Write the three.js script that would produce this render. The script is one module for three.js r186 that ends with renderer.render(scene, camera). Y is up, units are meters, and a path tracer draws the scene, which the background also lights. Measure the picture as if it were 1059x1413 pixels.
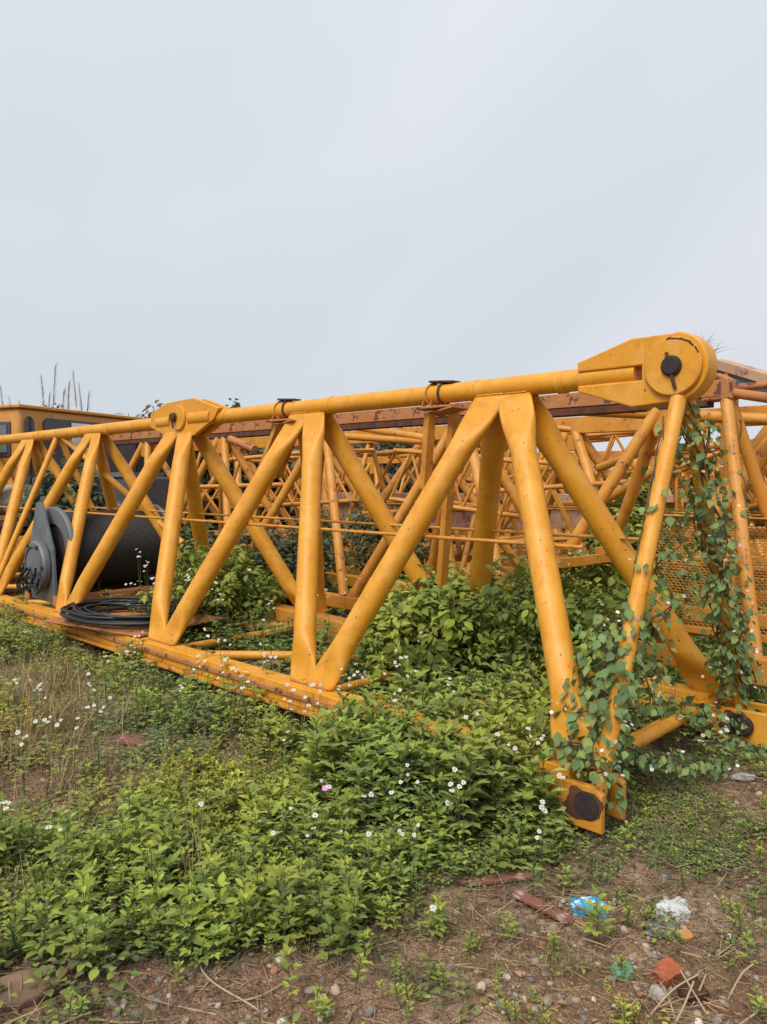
import * as THREE from 'three';
import { mergeGeometries } from 'three/addons/utils/BufferGeometryUtils.js';
import { RoundedBoxGeometry } from 'three/addons/geometries/RoundedBoxGeometry.js';

// ---------------------------------------------------------------- camera, sky, sun, exposure
const scene = new THREE.Scene();
const FOC = 1050, CX = 529.5, CY = 706.5, EYE = 1.6, PITCH = 0.0439;
const camera = new THREE.PerspectiveCamera(67.87, 767 / 1024, 0.05, 600);
camera.position.set(0, EYE, 0);
camera.rotation.set(-PITCH, 0, 0);
const renderer = new THREE.WebGLRenderer({ antialias: true });
renderer.setSize(767, 1024);
renderer.toneMapping = THREE.LinearToneMapping;
renderer.toneMappingExposure = 2.2;
renderer.shadowMap.enabled = true;
renderer.shadowMap.type = THREE.PCFSoftShadowMap;

// seeded noise
function rng(seed) { let a = seed >>> 0; return () => { a = (a + 0x6D2B79F5) | 0; let t = Math.imul(a ^ (a >>> 15), 1 | a); t = (t + Math.imul(t ^ (t >>> 7), 61 | t)) ^ t; return ((t ^ (t >>> 14)) >>> 0) / 4294967296; }; }
function hash(x, y, s) { let h = Math.imul(x | 0, 374761393) + Math.imul(y | 0, 668265263) + Math.imul(s | 0, 1274126177); h = Math.imul(h ^ (h >>> 13), 1274126177); return ((h ^ (h >>> 16)) >>> 0) / 4294967296; }
function vnoise(x, y, s, per = 0) {
  const xi = Math.floor(x), yi = Math.floor(y); let fx = x - xi, fy = y - yi; fx = fx * fx * (3 - 2 * fx); fy = fy * fy * (3 - 2 * fy);
  const w = per ? (v) => ((v % per) + per) % per : (v) => v;
  const a = hash(w(xi), w(yi), s), b = hash(w(xi + 1), w(yi), s), c = hash(w(xi), w(yi + 1), s), d = hash(w(xi + 1), w(yi + 1), s);
  return a + (b - a) * fx + (c - a) * fy + (a - b - c + d) * fx * fy;
}
function fbm(x, y, s, oct, per = 0) { let v = 0, a = 0.5, t = 0; for (let i = 0; i < oct; i++) { v += a * vnoise(x, y, s + i * 17, per); t += a; a *= 0.5; x *= 2; y *= 2; per *= 2; } return v / t; }
const clamp = (v, a = 0, b = 1) => Math.min(b, Math.max(a, v));
const sstep = (a, b, v) => { const t = clamp((v - a) / (b - a)); return t * t * (3 - 2 * t); };
const lerp = (a, b, t) => a + (b - a) * t;

// overcast sky: even cloud layer, faint soft banks, a little brighter towards the zenith
{
  const W = 512, H = 256, data = new Float32Array(W * H * 4);
  for (let j = 0; j < H; j++) for (let i = 0; i < W; i++) {
    const el = (j / (H - 1) - 0.5) * Math.PI, az = i / W * Math.PI * 2;
    const s = Math.max(0, Math.sin(el));
    const dx = Math.cos(az) * Math.cos(el), dy = Math.sin(az) * Math.cos(el);
    const n = fbm(dx * 2.6 + 5 + s * 2.4, dy * 2.6 + 9.4 + s * 3, 3, 4);
    const k = 0.705 * (1 + 0.24 * s) * (0.98 + 0.17 * (n - 0.5));
    const warm = sstep(0.45, 0.65, n) * 0.5;
    const o = (j * W + i) * 4;
    const g = lerp(1, 0.4, sstep(-0.03, -0.3, el));
    data[o] = (0.424 + 0.040 * warm + 0.01 * s) * k * g; data[o + 1] = (0.461 + 0.010 * warm) * k * g; data[o + 2] = (0.498 + 0.022 * warm - 0.012 * s) * k * g; data[o + 3] = 1;
  }
  const t = new THREE.DataTexture(data, W, H, THREE.RGBAFormat, THREE.FloatType);
  t.mapping = THREE.EquirectangularReflectionMapping; t.magFilter = THREE.LinearFilter; t.minFilter = THREE.LinearFilter; t.needsUpdate = true;
  scene.background = t; scene.environment = t;
}
const sun = new THREE.DirectionalLight(new THREE.Color(1, 0.965, 0.91), 1.5);
sun.position.set(-9, 22, 10);
sun.castShadow = true; sun.shadow.radius = 55; sun.shadow.mapSize.set(2048, 2048);
Object.assign(sun.shadow.camera, { left: -20, right: 20, top: 20, bottom: -20, near: 1, far: 80 });
scene.add(sun); scene.add(sun.target); sun.target.position.set(0, 0, -6);

// ---------------------------------------------------------------- helpers
const V = (x, y, z) => new THREE.Vector3(x, y, z);
const taken = {};
function numbered(n) { if (!(n in taken)) { taken[n] = 0; return n; } taken[n]++; return n + '_' + String(taken[n]).padStart(3, '0'); }
function mesh(name, geo, mat, parent) { const m = new THREE.Mesh(geo, mat); m.name = parent && parent !== scene ? name : numbered(name); m.castShadow = m.receiveShadow = true; (parent || scene).add(m); return m; }
function tag(o, label, category, group, kind) { if (label) o.userData.label = label; if (category) o.userData.category = category; if (group) o.userData.group = group; if (kind) o.userData.kind = kind; return o; }
function thing(name, label, category, pos = [0, 0, 0], rotY = 0, group) { const g = new THREE.Group(); g.name = numbered(name); g.position.set(...pos); g.rotation.y = rotY; scene.add(g); return tag(g, label, category, group); }
// a photograph pixel -> viewing direction -> a place on the ground, at a depth, or on a jib's plane
const cP = Math.cos(PITCH), sP = Math.sin(PITCH);
function ray(px, py) { const x = (px - CX) / FOC, y = -(py - CY) / FOC; return [x, cP * y - sP, sP * y + cP]; }
function G(px, py, h = 0) { const r = ray(px, py), k = (h - EYE) / r[1]; return V(r[0] * k, h, -r[2] * k); }
function at(px, py, Z) { const r = ray(px, py), k = Z / r[2]; return V(r[0] * k, EYE + r[1] * k, -Z); }
const TH = 0.8017, JX = 0.742, JZ = 4.652, dX = -Math.sin(TH), dZ = Math.cos(TH), fX = Math.cos(TH), fZ = Math.sin(TH), JROT = Math.atan2(dZ, dX);
function J(t, y, z) { return V(JX + dX * t + fX * z, y, -(JZ + dZ * t + fZ * z)); }
function onFace(px, py, zl) { const r = ray(px, py); const k = (zl + fX * JX + fZ * JZ) / (fX * r[0] + fZ * r[2]); const X = r[0] * k - JX, Z = r[2] * k - JZ; return [dX * X + dZ * Z, EYE + r[1] * k]; }
// ground relief
function gh(x, z) {
  const d = Math.hypot(x, z);
  let h = (fbm(x * 0.55 + 3, z * 0.55 + 7, 11, 3) - 0.5) * 0.16 + (fbm(x * 3.1, z * 3.1, 21, 3) - 0.5) * 0.055;
  h += 0.028 * (fbm(x * 14, z * 14, 31, 2) - 0.5) * sstep(14, 6, d);
  return h;
}
// ---------------------------------------------------------------- textures
const toS = (v) => { v = clamp(v); return 255 * (v <= 0.0031308 ? 12.92 * v : 1.055 * Math.pow(v, 1 / 2.4) - 0.055); };
function colorTex(N, fn) {
  const d = new Uint8Array(N * N * 4);
  for (let j = 0; j < N; j++) for (let i = 0; i < N; i++) { const c = fn(i / N, j / N), o = (j * N + i) * 4; d[o] = toS(c[0]); d[o + 1] = toS(c[1]); d[o + 2] = toS(c[2]); d[o + 3] = 255; }
  const t = new THREE.DataTexture(d, N, N); t.colorSpace = THREE.SRGBColorSpace; t.wrapS = t.wrapT = THREE.RepeatWrapping; t.magFilter = THREE.LinearFilter; t.minFilter = THREE.LinearMipmapLinearFilter; t.generateMipmaps = true; t.needsUpdate = true; return t;
}
function grayTex(N, fn) {
  const d = new Uint8Array(N * N * 4);
  for (let j = 0; j < N; j++) for (let i = 0; i < N; i++) { const v = clamp(fn(i / N, j / N)) * 255, o = (j * N + i) * 4; d[o] = d[o + 1] = d[o + 2] = v; d[o + 3] = 255; }
  const t = new THREE.DataTexture(d, N, N); t.wrapS = t.wrapT = THREE.RepeatWrapping; t.magFilter = THREE.LinearFilter; t.needsUpdate = true; return t;
}
function rep(t, r) { const c = t.clone(); c.repeat.set(r, r); c.needsUpdate = true; return c; }
const mix3 = (a, b, t) => [a[0] + (b[0] - a[0]) * t, a[1] + (b[1] - a[1]) * t, a[2] + (b[2] - a[2]) * t];
function paintTex(base, rust, chips, grime, seed) {
  return colorTex(512, (u, v) => {
    const n1 = fbm(u * 4, v * 4, seed, 4, 4), n2 = fbm(u * 24, v * 24, seed + 5, 3, 24), st = fbm(u * 40, v * 3, seed + 9, 3, 0), n3 = fbm(u * 9, v * 9, seed + 12, 4, 9);
    let c = [base[0] * (0.90 + 0.2 * n1), base[1] * (0.86 + 0.28 * n1), base[2] * (0.8 + 0.5 * n2)];
    c = mix3(c, [base[0] * 0.62, base[1] * 0.52, base[2] * 0.9 + 0.01], grime * sstep(0.5, 0.75, n3 * 0.75 + 0.25 * st));
    c = mix3(c, [base[0] * 1.02 + 0.03, base[1] * 1.1 + 0.05, base[2] + 0.05], 0.5 * sstep(0.48, 0.72, fbm(u * 7 + 3, v * 5, seed + 21, 4)));
    c = mix3(c, rust, sstep(chips, chips + 0.05, n2 * 0.6 + n3 * 0.4) * 0.9);
    const cu = Math.floor(u * 22), cv = Math.floor(v * 22);
    for (let a = -1; a <= 0; a++) { const hx = hash(cu, cv + a, seed + 31); if (hx < 0.26 * sstep(0.42, 0.68, fbm(u * 3 + 7, v * 3, seed + 41, 2, 3))) { const px = (cu + 0.2 + 0.6 * hash(cu, cv + a, seed + 32)) / 22, py = (cv + a + 0.3 + 0.5 * hash(cu, cv + a, seed + 33)) / 22, dx = (u - px) * 300, dy = (v - py) * 300, rr = 0.6 + 2.2 * Math.pow(hash(cu, cv + a, seed + 34), 3); const w = 1 - sstep(rr * 0.7, rr, Math.hypot(dx, dy) + 0.8 * (n2 - 0.5)); c = mix3(c, rust, w * 0.9); const run = dy > 0 && dy < 12 ? (1 - dy / 12) * (1 - sstep(0.3, rr * 0.8 + 0.3, Math.abs(dx))) : 0; c = mix3(c, [rust[0] * 2.2, rust[1] * 2, rust[2]], 0.4 * run); } }
    return c;
  });
}
const bumpFine = grayTex(256, (u, v) => 0.6 * fbm(u * 32, v * 32, 77, 3, 32) + 0.4 * fbm(u * 6, v * 6, 78, 2, 6));
const std = (o) => new THREE.MeshStandardMaterial(o);
const M = {};
const yellowT = paintTex([0.635, 0.272, 0.014], [0.13, 0.045, 0.018], 0.80, 0.34, 101);
const yellowOldT = paintTex([0.56, 0.232, 0.022], [0.12, 0.045, 0.02], 0.71, 0.6, 131);
const rustyT = paintTex([0.40, 0.155, 0.045], [0.085, 0.035, 0.02], 0.59, 0.8, 151);
M.yellow = std({ map: rep(yellowT, 1.6), roughness: 0.52, bumpMap: rep(bumpFine, 3), bumpScale: 0.0012 });
M.yellowPlate = std({ map: rep(yellowT, 1.1), roughness: 0.5, bumpMap: rep(bumpFine, 2), bumpScale: 0.0015 });
M.yellowOld = std({ map: rep(yellowOldT, 1.3), roughness: 0.55, bumpMap: rep(bumpFine, 3), bumpScale: 0.002 });
M.rusty = std({ map: rep(rustyT, 1.2), roughness: 0.75, bumpMap: rep(bumpFine, 4), bumpScale: 0.003 });
M.rust = std({ map: rep(colorTex(256, (u, v) => { const n = fbm(u * 8, v * 8, 5, 4, 8); return mix3([0.035, 0.016, 0.012], [0.16, 0.055, 0.025], n); }), 2), roughness: 0.9, bumpMap: rep(bumpFine, 6), bumpScale: 0.003 });
M.dark = std({ map: rep(colorTex(256, (u, v) => { const n = fbm(u * 10, v * 10, 8, 4, 10); return mix3([0.012, 0.009, 0.010], [0.05, 0.03, 0.026], n); }), 2), roughness: 0.8, bumpMap: rep(bumpFine, 6), bumpScale: 0.003 });
M.greySteel = std({ map: rep(colorTex(256, (u, v) => { const n = fbm(u * 6, v * 6, 9, 4, 6); return mix3([0.09, 0.10, 0.115], [0.19, 0.20, 0.21], n); }), 1.5), roughness: 0.55, metalness: 0.2 });
M.greyDark = std({ map: rep(colorTex(256, (u, v) => { const n = fbm(u * 6, v * 6, 19, 4, 6); return mix3([0.05, 0.055, 0.065], [0.10, 0.11, 0.12], n); }), 1.5), roughness: 0.6 });
M.rope = std({ map: rep(colorTex(256, (u, v) => { const n = fbm(u * 16, v * 16, 29, 3, 16); return mix3([0.008, 0.007, 0.007], [0.026, 0.021, 0.02], n); }), 4), roughness: 0.7 });
M.wood = std({ map: colorTex(256, (u, v) => { const g = fbm(u * 3, v * 40, 41, 4), n = fbm(u * 6, v * 6, 43, 3, 6); return mix3(mix3([0.17, 0.10, 0.06], [0.36, 0.26, 0.18], g), [0.12, 0.08, 0.06], 0.5 * n); }), roughness: 0.9, bumpMap: bumpFine, bumpScale: 0.002 });
M.redWood = std({ map: colorTex(256, (u, v) => { const g = fbm(u * 3, v * 40, 51, 4), n = fbm(u * 9, v * 9, 53, 4, 9); return mix3(mix3([0.16, 0.055, 0.035], [0.27, 0.11, 0.075], g), [0.42, 0.33, 0.27], sstep(0.64, 0.72, n)); }), roughness: 0.9, bumpMap: bumpFine, bumpScale: 0.002 });
M.cabYellow = std({ map: rep(paintTex([0.55, 0.255, 0.05], [0.2, 0.09, 0.04], 0.72, 0.5, 171), 0.6), roughness: 0.45 });
M.cabDark = std({ color: new THREE.Color(0.055, 0.06, 0.08), roughness: 0.35 });
M.strawWood = std({ map: colorTex(128, (u, v) => mix3([0.30, 0.21, 0.12], [0.52, 0.41, 0.26], fbm(u * 3, v * 30, 47, 4))), roughness: 0.9 });
M.black = std({ color: new THREE.Color(0.012, 0.012, 0.014), roughness: 0.5 });
M.white = std({ color: new THREE.Color(0.7, 0.7, 0.7), roughness: 0.6 });
M.greyBeige = std({ map: rep(colorTex(128, (u, v) => { const n = fbm(u * 6, v * 6, 61, 4, 6); return mix3([0.24, 0.21, 0.18], [0.42, 0.38, 0.34], n); }), 1.5), roughness: 0.8 });
M.glass = new THREE.MeshPhysicalMaterial({ color: new THREE.Color(0.55, 0.6, 0.6), transmission: 1, thickness: 0, roughness: 0.05 });
const leafMat = (r = 0.62, tr = 0.28) => new THREE.MeshPhysicalMaterial({ vertexColors: true, roughness: r, transmission: tr, thickness: 0, side: THREE.DoubleSide, specularIntensity: 0.6 });
M.leaf = leafMat(0.95, 0.36);
M.dry = std({ vertexColors: true, roughness: 0.95, side: THREE.DoubleSide });
M.petal = new THREE.MeshPhysicalMaterial({ vertexColors: true, roughness: 0.9, transmission: 0.25, thickness: 0, side: THREE.DoubleSide });

// ---------------------------------------------------------------- geometry builders
function uvBox(w, h, d, bevel = 0.006) { // box with uv in metres
  const g = new RoundedBoxGeometry(w, h, d, 1, Math.min(bevel, w / 3, h / 3, d / 3));
  const p = g.attributes.position, n = g.attributes.normal, uv = g.attributes.uv;
  for (let i = 0; i < p.count; i++) { const ax = Math.abs(n.getX(i)), ay = Math.abs(n.getY(i)), az = Math.abs(n.getZ(i)); if (ax > ay && ax > az) uv.setXY(i, p.getZ(i), p.getY(i)); else if (ay > az) uv.setXY(i, p.getX(i), p.getZ(i)); else uv.setXY(i, p.getX(i), p.getY(i)); }
  return g;
}
function box(w, h, d, x = 0, y = 0, z = 0, rx = 0, ry = 0, rz = 0, bevel) { const g = uvBox(w, h, d, bevel); g.applyMatrix4(new THREE.Matrix4().compose(V(x, y, z), new THREE.Quaternion().setFromEuler(new THREE.Euler(rx, ry, rz)), V(1, 1, 1))); return g; }
function beam(A, B, w, h, up = V(0, 1, 0), bevel = 0.006) { // box from A to B, w across, h along up
  const L = A.distanceTo(B), x = B.clone().sub(A).normalize(), z = x.clone().cross(up).normalize(), y = z.clone().cross(x);
  const g = uvBox(L, h, w, bevel); g.applyMatrix4(new THREE.Matrix4().makeBasis(x, y, z).setPosition(A.clone().add(B).multiplyScalar(0.5))); return g;
}
function tube(A, B, r, seg = 14) { // straight pipe, uv in metres
  const L = A.distanceTo(B), g = new THREE.CylinderGeometry(r, r, L, seg, 1), uv = g.attributes.uv, off = (A.x * 3.7 + A.z * 1.9 + A.y) % 1;
  for (let i = 0; i < uv.count; i++) uv.setXY(i, uv.getX(i) * 2 * Math.PI * r + off, uv.getY(i) * L + off);
  g.applyMatrix4(new THREE.Matrix4().compose(A.clone().add(B).multiplyScalar(0.5), new THREE.Quaternion().setFromUnitVectors(V(0, 1, 0), B.clone().sub(A).normalize()), V(1, 1, 1)));
  return g;
}
function path(pts, r, seg = 24, rad = 6, closed = false) { const g = new THREE.TubeGeometry(new THREE.CatmullRomCurve3(pts, closed), seg, r, rad, closed); const L = pts.length * 0.2, uv = g.attributes.uv; for (let i = 0; i < uv.count; i++) uv.setXY(i, uv.getX(i) * L, uv.getY(i) * r * 6.3); return g; }
// lacing tube whose ends are squashed flat into the plane of its face and cut along the chord (local jib frame: chord runs along x)
function flatTube(A, B, r, thick, faceN, flatA = 0.2, flatB = 0.2) {
  const ax = B.clone().sub(A), L = ax.length(); ax.normalize();
  const W = faceN.clone().cross(ax).normalize(), N = ax.clone().cross(W).normalize();
  const chord = V(1, 0, 0), m = chord.clone().cross(faceN).normalize(), am = ax.dot(m), wm = W.dot(m);
  const S = 20, ss = []; const K = 9;
  for (let i = 0; i <= K; i++) ss.push(flatA * 1.7 * (i / K)); for (let i = 1; i < 6; i++) ss.push(lerp(flatA * 1.7, L - flatB * 1.7, i / 6)); for (let i = 0; i <= K; i++) ss.push(L - flatB * 1.7 * (1 - i / K));
  const pos = [], uv = [], idx = [], wide = r * 1.53, off = (A.x * 1.37 + A.z * 2.1) % 1;
  ss.forEach((s, j) => {
    const q = Math.min(sstep(flatA * 0.45, flatA * 1.55, s), sstep(flatB * 0.45, flatB * 1.55, L - s));
    const qa = 1 - sstep(0, flatA * 1.6, s), qb = 1 - sstep(0, flatB * 1.6, L - s);
    const a = lerp(wide, r, q), b = lerp(thick, r, Math.pow(q, 0.8));
    for (let k = 0; k <= S; k++) {
      const th = k / S * Math.PI * 2; let c = Math.cos(th), sn = Math.sin(th);
      const e = lerp(0.35, 1, q); const cc = Math.sign(c) * Math.pow(Math.abs(c), lerp(0.8, 1, q)), sc = Math.sign(sn) * Math.pow(Math.abs(sn), e);
      const shear = -(a * cc) * wm / am * (qa + qb);
      const P = A.clone().addScaledVector(ax, s + clamp(shear, -0.16, 0.16)).addScaledVector(W, a * cc).addScaledVector(N, b * sc);
      pos.push(P.x, P.y, P.z); uv.push(k / S * 2 * Math.PI * r + off, s + off * 3);
    }
    if (j) for (let k = 0; k < S; k++) { const o = (j - 1) * (S + 1) + k; idx.push(o, o + 1, o + S + 1, o + 1, o + S + 2, o + S + 1); }
  });
  for (const j of [0, ss.length - 1]) { const o = j * (S + 1), c = pos.length / 3; let x = 0, y = 0, z = 0; for (let k = 0; k < S; k++) { x += pos[(o + k) * 3] / S; y += pos[(o + k) * 3 + 1] / S; z += pos[(o + k) * 3 + 2] / S; } pos.push(x, y, z); uv.push(0, 0); for (let k = 0; k < S; k++) j ? idx.push(o + k, o + k + 1, c) : idx.push(o + k + 1, o + k, c); }
  const g = new THREE.BufferGeometry(); g.setAttribute('position', new THREE.Float32BufferAttribute(pos, 3)); g.setAttribute('uv', new THREE.Float32BufferAttribute(uv, 2)); g.setIndex(idx); g.computeVertexNormals();
  // make the seam smooth
  const n = g.attributes.normal; for (let j = 0; j < ss.length; j++) { const a = j * (S + 1), b = a + S; const v = V(n.getX(a) + n.getX(b), n.getY(a) + n.getY(b), n.getZ(a) + n.getZ(b)).normalize(); n.setXYZ(a, v.x, v.y, v.z); n.setXYZ(b, v.x, v.y, v.z); }
  return g;
}
function plateGeo(pts, depth, bevel = 0.006, holes = []) { // outline in (x, y), centred on z = 0
  const s = new THREE.Shape(pts.map((p) => new THREE.Vector2(p[0], p[1]))); for (const h of holes) s.holes.push(new THREE.Path(h.map((p) => new THREE.Vector2(p[0], p[1]))));
  const g = new THREE.ExtrudeGeometry(s, { depth: depth - 2 * bevel, bevelEnabled: true, bevelSize: bevel, bevelThickness: bevel, bevelSegments: 2, bevelOffset: -bevel, curveSegments: 24 }); g.translate(0, 0, -depth / 2 + bevel); return g;
}
function disc(r, depth, x, y, z, seg = 40, bev = 0.006) { const pts = [V(0, -depth / 2, 0), V(r - bev, -depth / 2, 0), V(r, -depth / 2 + bev, 0), V(r, depth / 2 - bev, 0), V(r - bev, depth / 2, 0), V(0, depth / 2, 0)].map((p) => new THREE.Vector2(p.x, p.y)); const g = new THREE.LatheGeometry(pts, seg).toNonIndexed(); g.computeVertexNormals(); g.rotateX(Math.PI / 2); g.translate(x, y, z); return g; }

// ---------------------------------------------------------------- the ground
{
  const N = 340, ext = 190, pos = [], uv = [], col = [], idx = [], k = 5.2;
  const warp = (u) => Math.sinh(u * k) / Math.sinh(k) * ext;
  for (let j = 0; j <= N; j++) for (let i = 0; i <= N; i++) {
    const x = warp(i / N * 2 - 1) + 0.2, z = warp(j / N * 2 - 1) - 3.2;
    pos.push(x, gh(x, z), z); uv.push(x, -z);
    if (i && j) { const a = j * (N + 1) + i, b = a - 1, c = a - N - 1, d = c - 1; idx.push(d, b, c, b, a, c); }
  }
  const g = new THREE.BufferGeometry(); g.setAttribute('position', new THREE.Float32BufferAttribute(pos, 3)); g.setAttribute('uv', new THREE.Float32BufferAttribute(uv, 2)); g.setIndex(idx); g.computeVertexNormals();
  const soil = colorTex(1024, (u, v) => {
    const big = fbm(u * 5, v * 5, 201, 4, 5), mid = fbm(u * 22, v * 22, 205, 4, 22), fine = fbm(u * 150, v * 150, 209, 2, 150), grit = fbm(u * 300, v * 300, 219, 1, 300);
    let c = mix3([0.155, 0.078, 0.040], [0.30, 0.178, 0.100], mid);
    c = mix3(c, [0.215, 0.10, 0.05], sstep(0.4, 0.75, big) * 0.6);
    c = mix3(c, [0.34, 0.25, 0.17], sstep(0.45, 0.8, fbm(u * 9, v * 9, 213, 5, 9) * 0.6 + 0.4 * mid) * 0.6);
    c = mix3(c, [0.05, 0.032, 0.022], sstep(0.58, 0.74, fine * 0.6 + mid * 0.4) * 0.75);
    c = mix3(c, [0.40, 0.33, 0.26], sstep(0.76, 0.88, grit) * 0.7);
    return c;
  });
  const sb = grayTex(1024, (u, v) => 0.45 * fbm(u * 60, v * 60, 231, 3, 60) + 0.35 * fbm(u * 180, v * 180, 235, 2, 180) + 0.2 * fbm(u * 14, v * 14, 239, 2, 14));
  const m = std({ map: rep(soil, 1 / 1.9), bumpMap: rep(sb, 1 / 1.3), bumpScale: 0.028, roughness: 0.97 });
  tag(mesh('ground', g, m), 'reddish brown dirt ground of the yard with pebbles', 'ground', null, 'structure');
}

// ---------------------------------------------------------------- the yellow jib in front: triangular lattice, one top chord, two bottom rails
const S1 = 1.818, TOPY = 2.15, HW = 0.80, RT = 0.31;
const jib = thing('crane_jib', 'clean yellow lattice crane jib with thick tubes and a big round pin lug', 'crane jib', [JX, 0, -JZ], JROT);
{
  const RC = 0.0625, node = (k) => (k - 1) * S1, base = (k) => (k - 1) * S1 - 0.915;
  const tP0 = onFace(931, 506, 0), tP3 = onFace(246, 577, 0);
  // top chord in two lengths, each with weld collars
  const ch1 = mesh('top_chord', tube(V(onFace(882, 508, 0)[0], TOPY + 0.004, 0), V(tP3[0] - 0.16, TOPY - 0.005, 0), RC, 28), M.yellow, jib);
  for (const t of [-0.42, 0.2, 1.55, 2.9]) mesh('weld_collar', tube(V(t, TOPY, 0), V(t + 0.05, TOPY, 0), RC + 0.0035, 28), M.yellow, ch1);
  const ch2 = mesh('top_chord', tube(V(tP3[0] + 0.14, TOPY - 0.01, 0), V(9.8, TOPY - 0.03, 0), RC, 28), M.yellow, jib);
  for (const t of [5.1, 5.75, 6.9]) mesh('weld_collar', tube(V(t, TOPY - 0.018, 0), V(t + 0.06, TOPY - 0.019, 0), RC + 0.0035, 28), M.yellow, ch2);
  // bottom rails: box with a rusty lip along the outer top edge
  const tEnd = -1.09, tJ = onFace(500, 975, -HW)[0];
  for (const s of [-1, 1]) for (const [a, b] of [[tEnd + 0.12, tJ - 0.03], [tJ + 0.03, 9.8]]) {
    const r = mesh('bottom_rail', beam(V(a, RT - 0.065, s * HW), V(b, RT - 0.065, s * HW), 0.15, 0.12), M.yellow, jib);
    mesh('rail_lip', beam(V(a, RT - 0.055, s * (HW + 0.088)), V(b, RT - 0.055, s * (HW + 0.088)), 0.02, 0.03, V(0, 1, 0), 0.004), M.rusty, r);
    mesh('rail_foot', beam(V(a, RT - 0.137, s * (HW + 0.02)), V(b, RT - 0.137, s * (HW + 0.02)), 0.2, 0.02, V(0, 1, 0), 0.004), M.yellowOld, r);
  }
  // rail joints where the two lengths meet
  for (const s of [-1, 1]) for (const q of [-1, 1]) mesh('joint_lug', plateGeo([[-0.17, -0.07], [0.17, -0.07], [0.17, 0.06], [-0.17, 0.06]], 0.03).translate(tJ, RT - 0.08, s * (HW + q * 0.1 + 0.002)), M.yellowOld, jib);
  // lacing
  for (let k = 1; k <= 6; k++) for (const s of [-1, 1]) for (const e of [0, 1]) {
    const r = k <= 3 ? 0.074 : 0.063, yb = RT - 0.005, yt = TOPY - 0.045;
    const off = e ? 0.078 : -0.078;
    const A = V(node(k) + off, yt, s * 0.03), Bt = V(base(k + e) + (e ? -0.078 : k === 1 ? -0.05 : 0.078), yb, s * (HW - 0.012));
    const fn = V(1, 0, 0).cross(Bt.clone().sub(A)).normalize(); if (fn.z * s < 0) fn.negate();
    const th = 0.014 + e * 0.004;
    const lt = mesh('lacing_tube', flatTube(A, Bt, r, th, fn, 0.29, 0.22), M.yellow, jib);
    for (const [E2, y2] of [[A, yt + 0.006], [Bt, yb + 0.004]]) { const q = rng(k * 31 + e * 7 + (s > 0 ? 3 : 0)), pts = []; for (let i = 0; i <= 14; i++) pts.push(V(E2.x - 0.1 + 0.2 * i / 14, y2 + 0.003 * (q() - 0.5), E2.z + fn.z * (th + 0.002) + 0.003 * (q() - 0.5))); mesh('weld_bead', path(pts, 0.0065, 42, 6), E2 === A ? M.yellow : M.rusty, lt); }
  }
  // end lug with its pin
  const lugPx = [[797, 501], [872, 467], [930, 459.5]].map(([x, y]) => onFace(x, y, -0.06));
  const [pt, py] = onFace(931, 506, -0.06), R = py - onFace(930, 459.5, -0.06)[1]; const rr = Math.abs(R);
  const out = [...lugPx]; for (let a = 85; a >= -90; a -= 7) out.push([pt - Math.cos(a * Math.PI / 180) * rr * 1.0, py + Math.sin(a * Math.PI / 180) * rr * 1.03]);
  out.push(onFace(872, 562, -0.06), onFace(798, 541, -0.06)); const sl = onFace(798, 534, -0.06)[1];
  const e0 = onFace(886, 520, -0.06)[0], tL = onFace(798, 520, -0.06)[0];
  out.push([tL, TOPY - 0.038], [e0, TOPY - 0.038], [e0, TOPY + 0.038], [tL, TOPY + 0.038]);
  const lug = mesh('end_lug', plateGeo(out, 0.13, 0.008), M.yellowPlate, jib);
  for (const s of [-1, 1]) mesh('boss', disc(0.147, 0.03, pt, py, s * 0.078, 56), M.yellowPlate, lug);
  const pin = mesh('pin', disc(0.052, 0.235, pt, py, 0, 28, 0.012), M.dark, lug);
  { const q = rng(12); for (let k = 0; k < 9; k++) { const a = (25 + 9 * k) * Math.PI / 180, w = 0.008 + 0.012 * q(); mesh('rust_scab', plateGeo([[-w, -0.004], [w, -0.006 * q()], [w * 0.8, 0.005], [-w * 0.7, 0.006]], 0.003, 0.0008).rotateZ(-a + 1.5).translate(pt - Math.cos(a) * (0.134 + 0.01 * q()), py + Math.sin(a) * (0.134 + 0.01 * q()), -0.0935), M.rust, lug); } }
  mesh('cotter_pin', tube(V(pt - 0.005, py - 0.045, -0.105), V(pt - 0.022, py - 0.115, -0.1), 0.009, 8), M.rust, lug);
  mesh('cotter_pin', tube(V(pt + 0.018, py + 0.045, -0.105), V(pt + 0.026, py + 0.068, -0.1), 0.009, 8), M.rust, lug);
  // bolted joint plate between the two chord lengths
  const P3 = [[209, 571], [231, 556], [268, 549], [303, 563], [296, 578], [268, 601], [233, 603], [209, 590]].map(([x, y]) => onFace(x, y, -0.07));
  const [qt, qy] = onFace(245, 577, -0.07);
  for (const s of [-1, 1]) {
    const jp = mesh('joint_plate', plateGeo(P3, 0.045, 0.006).translate(0, 0, s * 0.055), M.yellowPlate, jib);
    mesh('boss', disc(0.115, 0.03, qt - 0.05, qy, s * 0.085, 44), M.yellowPlate, jp);
    mesh('sleeve', tube(V(qt + 0.12, TOPY - 0.01, s * 0.035), V(qt + 0.37, TOPY - 0.012, s * 0.035), RC, 20), M.yellow, jp);
    mesh('sleeve', tube(V(qt - 0.2, TOPY, s * 0.035), V(qt - 0.55, TOPY, s * 0.035), RC + 0.004, 20), M.yellow, jp);
  }
  mesh('pin', disc(0.042, 0.28, qt, qy + 0.005, 0, 24, 0.01), M.rust, jib);
  mesh('cotter_pin', tube(V(qt, qy - 0.03, -0.13), V(qt - 0.005, qy - 0.1, -0.12), 0.008, 8), M.dark, jib);
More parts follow.
